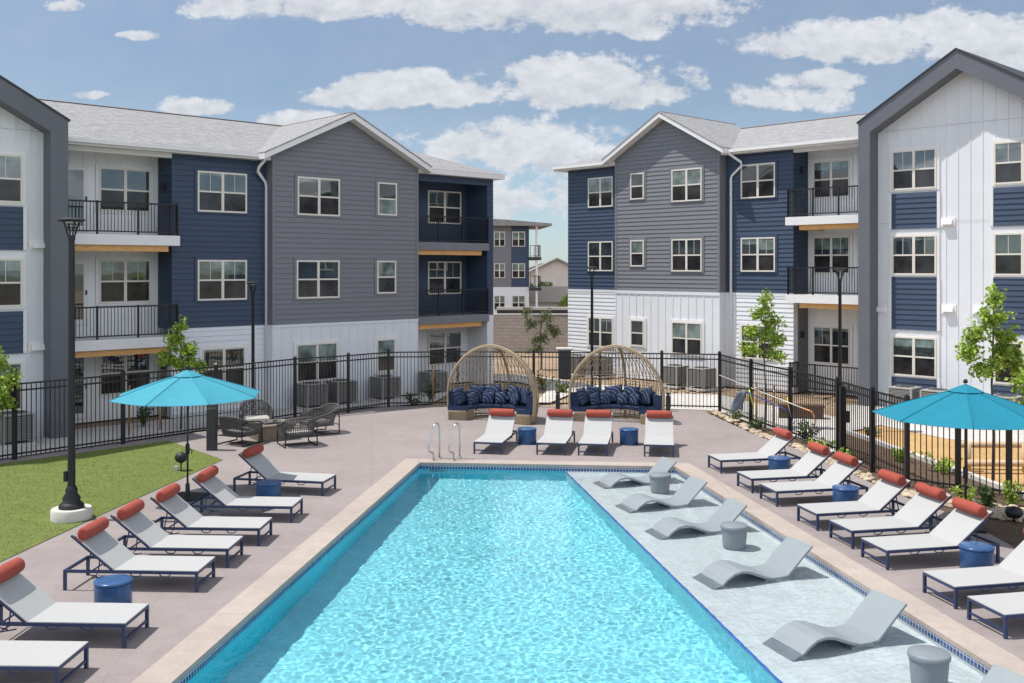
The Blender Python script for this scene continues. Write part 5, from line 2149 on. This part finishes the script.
tree(at(181, 31.3, GZ), 3.55, [(0, 0, 3.2, .18, .3, .3), (-.15, .0, 2.7, .40, .38, .9), (.25, 0, 2.5, .40, .35, .8), (-.45, 0, 2.15, .42, .25, .7), (.42, 0, 2.0, .42, .25, .7), (0, 0, 2.1, .42, .35, .7)], 330, .125, M['green_leaf'], 'young bright green tree behind the cyan umbrella', 1)
tree(at(765, 31.6, GZ), 4.4, [(0, 0, 4.1, .22, .3, .4), (-.1, 0, 3.6, .32, .3, .7), (.25, 0, 3.35, .35, .3, .7), (-.38, 0, 3.0, .35, .25, .6), (.40, 0, 2.75, .32, .28, .6), (-.35, 0, 2.5, .45, .22, .7), (.35, 0, 2.25, .42, .2, .6), (0, 0, 3.0, .3, .4, .5)], 260, .13, M['green_leaf'], 'slim young tree with leafy crown before right building windows', 2)
tree(at(993, 23.2, GZ), 4.7, [(.05, 0, 4.35, .22, .28, .5), (-.05, 0, 3.9, .36, .3, .8), (-.4, 0, 3.55, .36, .25, .7), (.3, 0, 3.5, .34, .3, .7), (-.5, 0, 3.1, .38, .25, .8), (.2, 0, 3.05, .42, .28, .8), (-.2, 0, 2.7, .40, .25, .6), (.6, 0, 2.8, .42, .3, .8)], 250, .135, M['green_leaf'], 'young maple like tree behind the teal umbrella', 3, rtr=.04)
tree(at(1047, 21.2, GZ), 4.0, [(-.2, 0, 3.2, .4, .35, .8), (-.35, 0, 2.7, .5, .3, 1.0), (.1, 0, 2.4, .5, .3, .8), (-.3, 0, 2.15, .4, .2, .5)], 250, .135, M['green_leaf'], 'young tree at the right edge with only its left leaves showing', 4)
tree(at(-8, 25.8, GZ), 3.2, [(.1, 0, 2.6, .4, .35, .7), (.3, 0, 2.1, .42, .3, .9), (.25, 0, 1.6, .42, .3, .8), (0, 0, 1.2, .4, .25, .6)], 260, .13, M['green_leaf'], 'young tree cut off by the left frame edge', 5)
tree(at(541, 50, GZ), 3.3, [(-.75, 0, 2.9, .35, .4, .5), (-.5, 0, 2.2, .5, .4, .6), (.3, 0, 2.6, .45, .5, .8), (.55, 0, 1.9, .5, .5, 1.0), (0, 0, 1.5, .6, .45, .9), (-.3, 0, 1.0, .6, .4, .6)], 260, .12, M['olive_leaf'], 'sparse olive green tree before the tan block wall', 6, rtr=.04)
tree(at(539, 112, GZ), 4.0, [(-.5, 0, 2.4, 1.0, 1.0, 1), (.6, 0, 2.7, 1.0, 1.1, 1), (0, 0, 1.4, 1.2, .8, 1)], 260, .35, M['dark_leaf'], 'dark round tree beside the far building balconies', 7, rtr=.1, group='trees far behind')
tree(at(567, 98, GZ), 2.8, [(0, 0, 2.0, .7, .7, 1), (-.4, 0, 1.2, .7, .6, 1)], 200, .25, M['green_leaf'], 'small green tree at the far corner of the right building', 8, rtr=.07, group='trees far behind')


def shrub(loc, h, w, n, size, m, label, seed, group='small plants in the mulch bed', name='shrub'):
    rnd = random.Random(seed)
    r = tag(empty(name, loc), label, 'shrub', group)
    st_, lv = MB(), MB()
    for i in range(11):
        a = rnd.uniform(0, 6.28)
        rr = rnd.uniform(.3, 1) * w
        e = Vector((rr * math.cos(a), rr * math.sin(a), h * rnd.uniform(.55, 1.0)))
        st_.tube([(0, 0, -.03), e * .5 + Vector((0, 0, .05 * h)), e], [.008, .006, .003], 4)
        for k in range(n // 11):
            t = rnd.uniform(.2, 1.05)
            leaf(lv, e * t + Vector((rnd.gauss(0, .12), rnd.gauss(0, .12), rnd.gauss(0, .08))) * w, size, rnd)
    st_.build('stems', M['trunk'], r)
    lv.build('foliage', m, r)
    return r


shrubs = [(735, 421, .35, .3, 'olive_leaf', 'low olive plant by the net below the fence'), (757, 431, .4, .35, 'dark_leaf', 'dark low plant beside the young tree trunk inside the fence'),
          (805, 443, .7, .45, 'dark_leaf', 'largest dark plant behind the farthest right loungers'), (822, 452, .4, .35, 'green_leaf', 'green low plant left of the gate post'),
          (848, 462, .35, .3, 'green_leaf', 'small green plant right of the gate post'), (902, 462, .35, .3, 'green_leaf', 'green plant through the fence near its corner post'),
          (940, 473, .45, .4, 'green_leaf', 'lime green plant through the fence under the teal umbrella'), (964, 505, .4, .25, 'green_leaf', 'low green plant at the foot of the rock strip by umbrella pole'),
          (986, 511, .5, .22, 'dark_leaf', 'upright green plant in the rocks right of umbrella pole'), (1012, 507, .55, .24, 'green_leaf', 'upright green plant in the rocks at the right edge'),
          (872, 436, .3, .25, 'olive_leaf', 'tiny plant beside the playground kerb'), (560, 392, .3, .3, 'yellow_leaf', 'yellow flowering plant beyond the fence between the domes')]
for k, (px, py, h, w_, m, l) in enumerate(shrubs):
    shrub(G(px, py, GZ), h, w_, 200, .09, M[m], l, 20 + k)
shrub(at(543, 42, GZ), .6, .5, 240, .1, M['yellow_leaf'], 'yellow green shrub beyond the daybeds near olive tree', 41)
shrub(at(563, 40.5, GZ), .55, .35, 160, .1, M['olive_leaf'], 'grey green shrub right of the yellow shrub', 42)
shrub(at(430, 37.6, GZ), 1.1, .35, 200, .1, M['dark_leaf'], 'leafy shrub beside the left dome daybed', 43)
shrub(at(413, 36.5, GZ), .45, .35, 160, .1, M['dark_leaf'], 'low dark shrub along the left fence', 44)
shrub(at(143, 31.8, GZ), .95, .4, 220, .1, M['dark_leaf'], 'dark shrub behind fence below cyan umbrella', 45)


def stake(p, h, label):
    r = tag(empty('tree_stake', p), label, 'stake', 'wooden tree stakes')
    MB().tube([(0, 0, -.03), (.01, 0, h)], .03, 8).build('stake_post', M['stake'], r)
    MB().tube([(-.04, 0, h - .2), (.05, 0, h - .2)], .034, 6).build('tie', M['lens'], r)


stake(at(129, 30.2, GZ), 1.5, 'wooden stake behind the fence at the left umbrella edge')
stake(at(160, 31.2, GZ), 1.2, 'wooden stake just left of the young tree behind umbrella')
stake(at(433, 37.4, GZ), 1.4, 'wooden stake beside the left dome shrub')
stake(at(756, 31.6, GZ), 1.45, 'thin brown stake left of the right young tree')
stake(at(774, 31.9, GZ), 1.3, 'wooden stake right of the young tree by the path')
stake(at(958, 22.9, GZ), 1.7, 'leaning wooden stake under the teal umbrella')
# river rock along the right fence
rnd = random.Random(9)
rk = MB()
edge = [G(x, y) for x, y in ((712, 411.5), (735, 424), (760, 436), (800, 449.5), (830, 463), (860, 477), (905, 496), (950, 508), (990, 516), (1040, 520))]
cnt = 0
while cnt < 620:
    i = rnd.choice([0, 1, 2, 3, 4, 5, 6, 6, 7, 7, 7, 8, 8, 8])
    t = rnd.random()
    p = edge[i].lerp(edge[i + 1], t)
    wd = .32 if i < 6 else .85
    p = p + Vector((rnd.uniform(0, wd) * .75, rnd.uniform(-.1, wd), 0))
    s_ = rnd.uniform(.06, .15)
    n0 = len(rk.v)
    rk.lathe([(0, 0), (s_ * .8, s_ * .12), (s_, s_ * .35), (s_ * .7, s_ * .66), (0, s_ * .8)], 7, (p.x, p.y, GZ + .01), rnd.uniform(.6, 1.0))
    for q in range(n0, len(rk.v)):
        x, y, z = rk.v[q]
        j = .2 * s_
        rk.v[q] = (x + rnd.uniform(-j, j), y + rnd.uniform(-j, j), z + rnd.uniform(-j, j) * .5)
    cnt += 1
tag(rk.build('river_rock_gravel', M['rock']), 'tan river rock strip along the foot of the right fence', 'rocks', kind='stuff')
# bed litter beyond the fence: stones and clods
rk = MB()
for i in range(500):
    x, y = rnd.uniform(-2, 15), rnd.uniform(36.5, 47)
    s_ = rnd.uniform(.03, .11)
    rk.lathe([(0, 0), (s_, s_ * .2), (s_ * .8, s_ * .6), (0, s_ * .75)], 6, (x, y, GZ - .05), rnd.uniform(.6, 1))
tag(rk.build('loose_stones', M['rock']), 'loose stones on the bare dirt beyond the back fence', 'stones', kind='stuff')

# playground logs and timber bench
lg = tag(empty('log_rail', at(966, 24.6, GZ)), 'peeled log balance rails on the wood chips behind the umbrella', 'log rail')
for z, dy in ((.25, 0), (.62, .5)):
    MB().tube([(0, dy, z), (1.3, dy - .1, z + .01), (2.9, dy - .3, z)], [.085, .08, .075], 12).build('log', M['log'], lg)
for x in (.15, 1.5, 2.7):
    MB().tube([(x, .25 - .12 * x, 0), (x, .25 - .12 * x, .7)], .08, 10).build('log_post', M['log'], lg)
tbn = tag(empty('timber_bench', at(801, 33.6, GZ), R(-12)), 'brown timber slab bench on the path beyond the right fence', 'bench')
MB().box(-.75, .75, -.22, .22, .38, .46).build('seat', M['timber'], tbn, bevel=.01)
MB().box(-.72, .72, -.20, -.16, .05, .378).build('front_panel', M['timber'], tbn)
for sg in (-1, 1):
    MB().box(sg * .68 - .04, sg * .68 + .04, -.15, .2, 0, .378).build('leg', M['darkgrey'], tbn)
